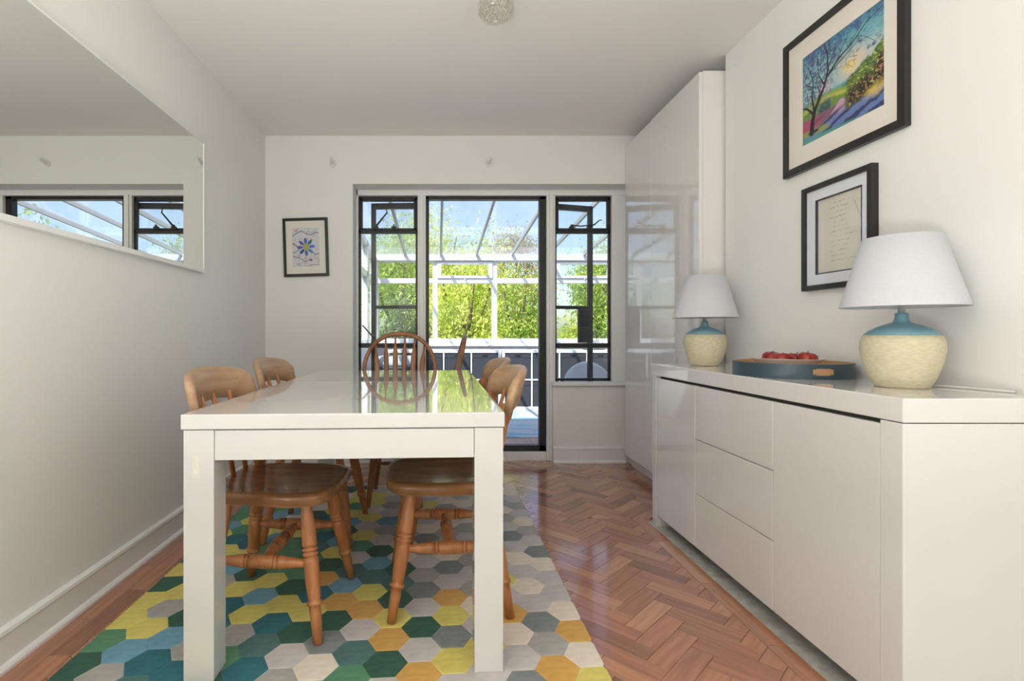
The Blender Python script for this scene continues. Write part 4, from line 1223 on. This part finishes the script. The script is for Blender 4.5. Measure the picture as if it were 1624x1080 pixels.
def flower(u, v):
    n1 = vnoise(u, v, 7, 21); n2 = vnoise(u, v, 18, 22)
    img = np.zeros(u.shape + (3,)) + lin((214, 216, 220))
    img = blend(img, (n1 - 0.5) * 2, (190, 202, 216)); img = blend(img, (n2 - 0.66) * 5, (206, 178, 186))
    asp = 0.69
    for pts, w, c in (([(0, 0.80), (0.15, 0.87), (0.35, 0.93), (0.55, 0.84), (0.72, 0.82), (0.88, 0.88), (1, 0.86)], 0.010, (66, 84, 92)), ([(0.02, 0.60), (0.14, 0.54), (0.24, 0.50)], 0.014, (70, 90, 84)),
                      ([(0.02, 0.36), (0.14, 0.40), (0.24, 0.46)], 0.010, (60, 92, 86)), ([(0.74, 0.38), (0.86, 0.30), (1.0, 0.34)], 0.010, (70, 92, 110)), ([(0.02, 0.26), (0.24, 0.23), (0.46, 0.14), (0.70, 0.18)], 0.009, (86, 78, 100)), ([(0.5, 0.02), (0.8, 0.05), (0.98, 0.04)], 0.006, (90, 90, 100)), ([(0.6, 0.9), (0.62, 1.0)], 0.005, (120, 100, 110))):
        img = blend(img, seg(u, v, pts, w, w * 0.7, asp), c)
    for (a, b, r, c) in ((0.14, 0.93, 0.06, (196, 116, 134)), (0.72, 0.68, 0.05, (200, 140, 158)), (0.22, 0.28, 0.05, (204, 140, 120)), (0.68, 0.17, 0.05, (110, 70, 84)), (0.22, 0.07, 0.06, (150, 180, 180))):
        img = blend(img, (r - np.hypot((u - a) * asp, v - b)) * 25 * (n2 + 0.3), c)
    cx, cy = 0.5, 0.51
    for k in range(8):
        a = math.pi / 2 + k * math.pi / 4 + 0.06
        du = (u - cx) * asp; dv = v - cy
        al = du * math.cos(a) + dv * math.sin(a); ac = -du * math.sin(a) + dv * math.cos(a)
        d = ((al - 0.155) / 0.085) ** 2 + (ac / 0.042) ** 2
        img = blend(img, (1.05 - d) * 4, ((72, 104, 176), (96, 92, 170), (84, 96, 178), (58, 84, 140), (76, 104, 168), (86, 130, 190), (74, 116, 196), (58, 112, 140))[k])
    img = blend(img, (0.085 - np.hypot((u - cx) * asp, v - cy) + 0.012 * n2) * 50, (168, 176, 70))
    img = blend(img, (0.045 - np.hypot((u - cx) * asp, v - cy)) * 40 * (0.4 + n2), (196, 184, 84))
    return img
def letter(u, v):
    n1 = vnoise(u, v, 5, 31); n2 = vnoise(u, v, 60, 33)
    img = np.zeros(u.shape + (3,)) + lin((232, 228, 214))
    img = blend(img, (n1 - 0.5) * 0.8, (222, 216, 198))
    rr = np.random.default_rng(5)
    for i in range(13):
        vv = 0.90 - i * 0.062
        a, b = 0.30 + rr.uniform(-0.05, 0.05), 0.72 + rr.uniform(-0.08, 0.16)
        if i in (0, 2, 4): a, b = 0.38, 0.62
        m = (np.abs(v - vv - 0.012 * (vnoise(u, v * 0 + i / 14, 50, 41) - 0.5)) < (0.010 if i < 5 else 0.005)) & (u > a) & (u < b)
        img = blend(img, m * np.clip((n2 - 0.35) * 3, 0, 1) * 0.45, (110, 106, 104) if i not in (2,) else (160, 112, 110))
    img = blend(img, seg(u, v, [(0.8, 0.86), (0.88, 0.72), (0.98, 0.58)], 0.010, 0.008, 0.8) * 0.35, (140, 138, 132))
    return img
def print_plane(name, fn, w, h, nx, ny, parent, y):
    """a sheet in the local XZ plane, facing -Y"""
    us = np.linspace(0, 1, nx + 1); vs_ = np.linspace(0, 1, ny + 1)
    V, U = np.meshgrid(vs_, us, indexing='ij')
    img = fn(U, V)
    co = np.stack([(U - 0.5) * w, np.full_like(U, y), (V - 0.5) * h], -1).reshape(-1, 3)
    idx = np.arange((nx + 1) * (ny + 1)).reshape(ny + 1, nx + 1)
    q = np.stack([idx[:-1, :-1], idx[:-1, 1:], idx[1:, 1:], idx[1:, :-1]], -1).reshape(-1, 4)
    me = bpy.data.meshes.new(name)
    me.from_pydata(co.tolist(), [], q.tolist())
    at = me.color_attributes.new('Col', 'FLOAT_COLOR', 'POINT')
    at.data.foreach_set('color', np.concatenate([img.reshape(-1, 3), np.ones((img.shape[0] * img.shape[1], 1))], 1).reshape(-1).astype(np.float32))
    me.update()
    return link(name, me, 'print', parent)

def picture(name, W, H, member, depth, mat_m, pw, ph, pdx, pdz, fn, res, label, glass=True, inner=False):
    """local frame: back on y = 0, front at y = -depth, centred in X and Z"""
    e = empty(name, (0, 0, 0), 0, label, 'picture')
    f = MB()
    hw, hh = W / 2, H / 2
    f.box(-hw, -hw + member, -depth, 0, -hh, hh); f.box(hw - member, hw, -depth, 0, -hh, hh)
    f.box(-hw + member, hw - member, -depth, 0, hh - member, hh); f.box(-hw + member, hw - member, -depth, 0, -hh, -hh + member)
    f.build('frame', 'blackframe', e, 0.0015)
    a, b = hw - member, hh - member
    y0, y1 = -depth * 0.62, -depth * 0.50
    m = MB()
    l_, r_ = pdx - pw / 2, pdx + pw / 2
    d_, u_ = pdz - ph / 2, pdz + ph / 2
    m.box(-a, l_, y0, y1, -b, b); m.box(r_, a, y0, y1, -b, b); m.box(l_, r_, y0, y1, u_, b); m.box(l_, r_, y0, y1, -b, d_)
    m.build('mount', mat_m, e)
    if inner:
        k = MB(); t = 0.004
        k.box(l_, l_ + t, y0 - 0.0005, -0.002, d_, u_); k.box(r_ - t, r_, y0 - 0.0005, -0.002, d_, u_); k.box(l_, r_, y0 - 0.0005, -0.002, u_ - t, u_); k.box(l_, r_, y0 - 0.0005, -0.002, d_, d_ + t)
        k.build('inner_edge', 'blackframe', e)
    pr = print_plane('print', fn, pw, ph, res[0], res[1], e, 0)
    pr.location = (pdx, y1 + 0.001 if not inner else -0.008, pdz)
    MB().box(-hw + member, hw - member, -0.0025, -0.0005, -hh + member, hh - member).build('backing_board', 'gap', e)
    if glass:
        MB().box(-a, a, -depth * 0.78, -depth * 0.76, -b, b).build('glass_sheet', 'picglass', e)
    return e
# right wall: local -Y must face -X, local +X (print right) must face the viewer (-Y)
pa = picture('framed_picture', 0.575, 0.562, 0.028, 0.022, 'mount_cream', 0.384, 0.357, 0.011, 0.0, lane, (300, 280), 'large black-framed colourful print of a tree beside a lane, upper right wall', glass=False)
pa.location = (XR - 0.0008, (1.628 + 2.203) / 2, 1.911); pa.rotation_euler = (0, 0, R(-90))
pb = picture('framed_picture', 0.338, 0.412, 0.020, 0.026, 'mount_white', 0.222, 0.292, 0.008, 0.0, letter, (120, 160), 'smaller black-framed pale handwritten sheet partly hidden by the near lamp', inner=True)
pb.location = (XR - 0.0008, (1.748 + 2.086) / 2, 1.346); pb.rotation_euler = (0, 0, R(-90))
pc = picture('framed_picture', 0.328, 0.428, 0.0205, 0.02, 'mount_ivory', 0.192, 0.282, 0.0, 0.0, flower, (110, 160), 'small black-framed blue flower picture hanging slightly crooked left of the window', glass=False)
pc.location = (-0.9635, YB - 0.0008, 1.601); pc.rotation_euler = (0, R(-1.7), 0)

# ------------------------------------------------------------------ mirror
MY0, MY1, MZ0, MZ1 = 0.55, 2.735, 1.293, 1.985
mr_ = empty('wall_mirror', (XL + 0.0005, (MY0 + MY1) / 2, (MZ0 + MZ1) / 2), 0, 'wide rectangular wall mirror with thin white frame on the left wall', 'mirror')
hw, hh = (MY1 - MY0) / 2, (MZ1 - MZ0) / 2
f = MB()
f.box(0, 0.026, -hw, hw, -hh, -hh + 0.02); f.box(0, 0.022, -hw, hw, hh - 0.006, hh); f.box(0, 0.022, -hw, -hw + 0.006, -hh + 0.02, hh - 0.006); f.box(0, 0.022, hw - 0.006, hw, -hh + 0.02, hh - 0.006)
f.build('mirror_frame', 'trim', mr_, 0.001)
MB().box(0, 0.019, -hw + 0.006, hw - 0.006, -hh + 0.02, hh - 0.006).build('mirror_glass', 'mirror', mr_)

# ------------------------------------------------------------------ beaded ceiling light
PX, PY = 0.243, 2.20
pl = empty('beaded_ceiling_light', (PX, PY, ZC), 0, 'small ceiling light with a drum of clear crystal beads', 'ceiling light')
MB().lathe([(0.0, 0.0), (0.062, 0.0), (0.062, -0.006), (0.05, -0.016), (0.012, -0.02), (0.012, -0.03), (0.0, -0.03)][::-1], 32).build('ceiling_rose', 'trim', pl)
fr_ = MB()
for zz in (-0.034, -0.075):
    pts = [(0.064 * math.cos(a * math.pi / 16), 0.064 * math.sin(a * math.pi / 16), zz) for a in range(33)]
    fr_.sweep(pts, [0.0022] * 33, 6)
for k in range(4):
    a = k * math.pi / 2
    fr_.sweep([(0.01 * math.cos(a), 0.01 * math.sin(a), -0.025), (0.064 * math.cos(a), 0.064 * math.sin(a), -0.034)], [0.002, 0.002], 6)
fr_.build('drum_frame', 'chrome', pl)
def bead(r):
    return MB().lathe([(0, -r), (r * 0.7, -r * 0.7), (r, 0), (r * 0.7, r * 0.7), (0, r)], 8).mesh('crystal_bead')
bm_ = bead(0.0052)
for row in range(7):
    zz = -0.040 - row * 0.0098
    rad = (0.066, 0.066, 0.066, 0.066, 0.063, 0.056, 0.045)[row]
    nb = 30
    for k in range(nb):
        a = 2 * math.pi * (k + 0.5 * (row % 2)) / nb
        link('crystal_bead', bm_, 'crystal', pl, 0, (rad * math.cos(a), rad * math.sin(a), zz))

# added fill softbox, unseen behind the viewer, brightening the room off the ceiling
ul = empty('fill_softbox', (UPX, UPY, -0.0138), 0, 'added low upward-facing fill softbox on the floor behind the viewer', 'lamp')
MB().lathe([(0.0, 0.0), (0.15, 0.0), (0.15, 0.012), (0.02, 0.025), (0.0, 0.025)], 32).build('fill_softbox_base', 'gap', ul)
MB().lathe([(0.014, 0.025), (0.014, 0.34)], 16).build('fill_softbox_pole', 'gap', ul)
hb = MB()
hb.add([(x * k, y * k, z) for k, z in ((0.05, 0.33), (0.46, 0.54)) for x, y in ((-1, -1), (1, -1), (1, 1), (-1, 1))], [(3, 2, 1, 0), (0, 1, 5, 4), (1, 2, 6, 5), (2, 3, 7, 6), (3, 0, 4, 7)])
hb.build('fill_softbox_hood', 'gap', ul)
light('fill_softbox_light', 'AREA', FILL_UPLIGHT, (UPX, UPY, 0.53), (R(180), 0, 0), (1.0, 0.985, 0.965), size=(0.9, 0.9))

# curtain pole brackets left on the end wall
for i, x in enumerate((-0.768, 0.374)):
    b = empty('curtain_bracket', (x, YB - 0.0003, 2.214), 0, ('small white curtain pole bracket high on the wall left of the window', 'small white curtain pole bracket above the garden doorway')[i], 'bracket', 'curtain pole brackets')
    MB().sweep([(0, 0, 0), (0, -0.008, 0)], [0.024, 0.022], 20).build('back_plate', 'wall', b)
    MB().sweep([(0, -0.006, 0), (0, -0.055, 0.0), (0, -0.07, 0.006)], [0.008, 0.008, 0.009], 10).build('bracket_arm', 'wall', b)
    MB().sweep([(0.0, -0.07 + 0.018 * math.cos(t * 0.35), 0.018 + 0.018 * math.sin(t * 0.35)) for t in range(-9, 3)], [0.005] * 12, 8).build('pole_cup', 'wall', b)
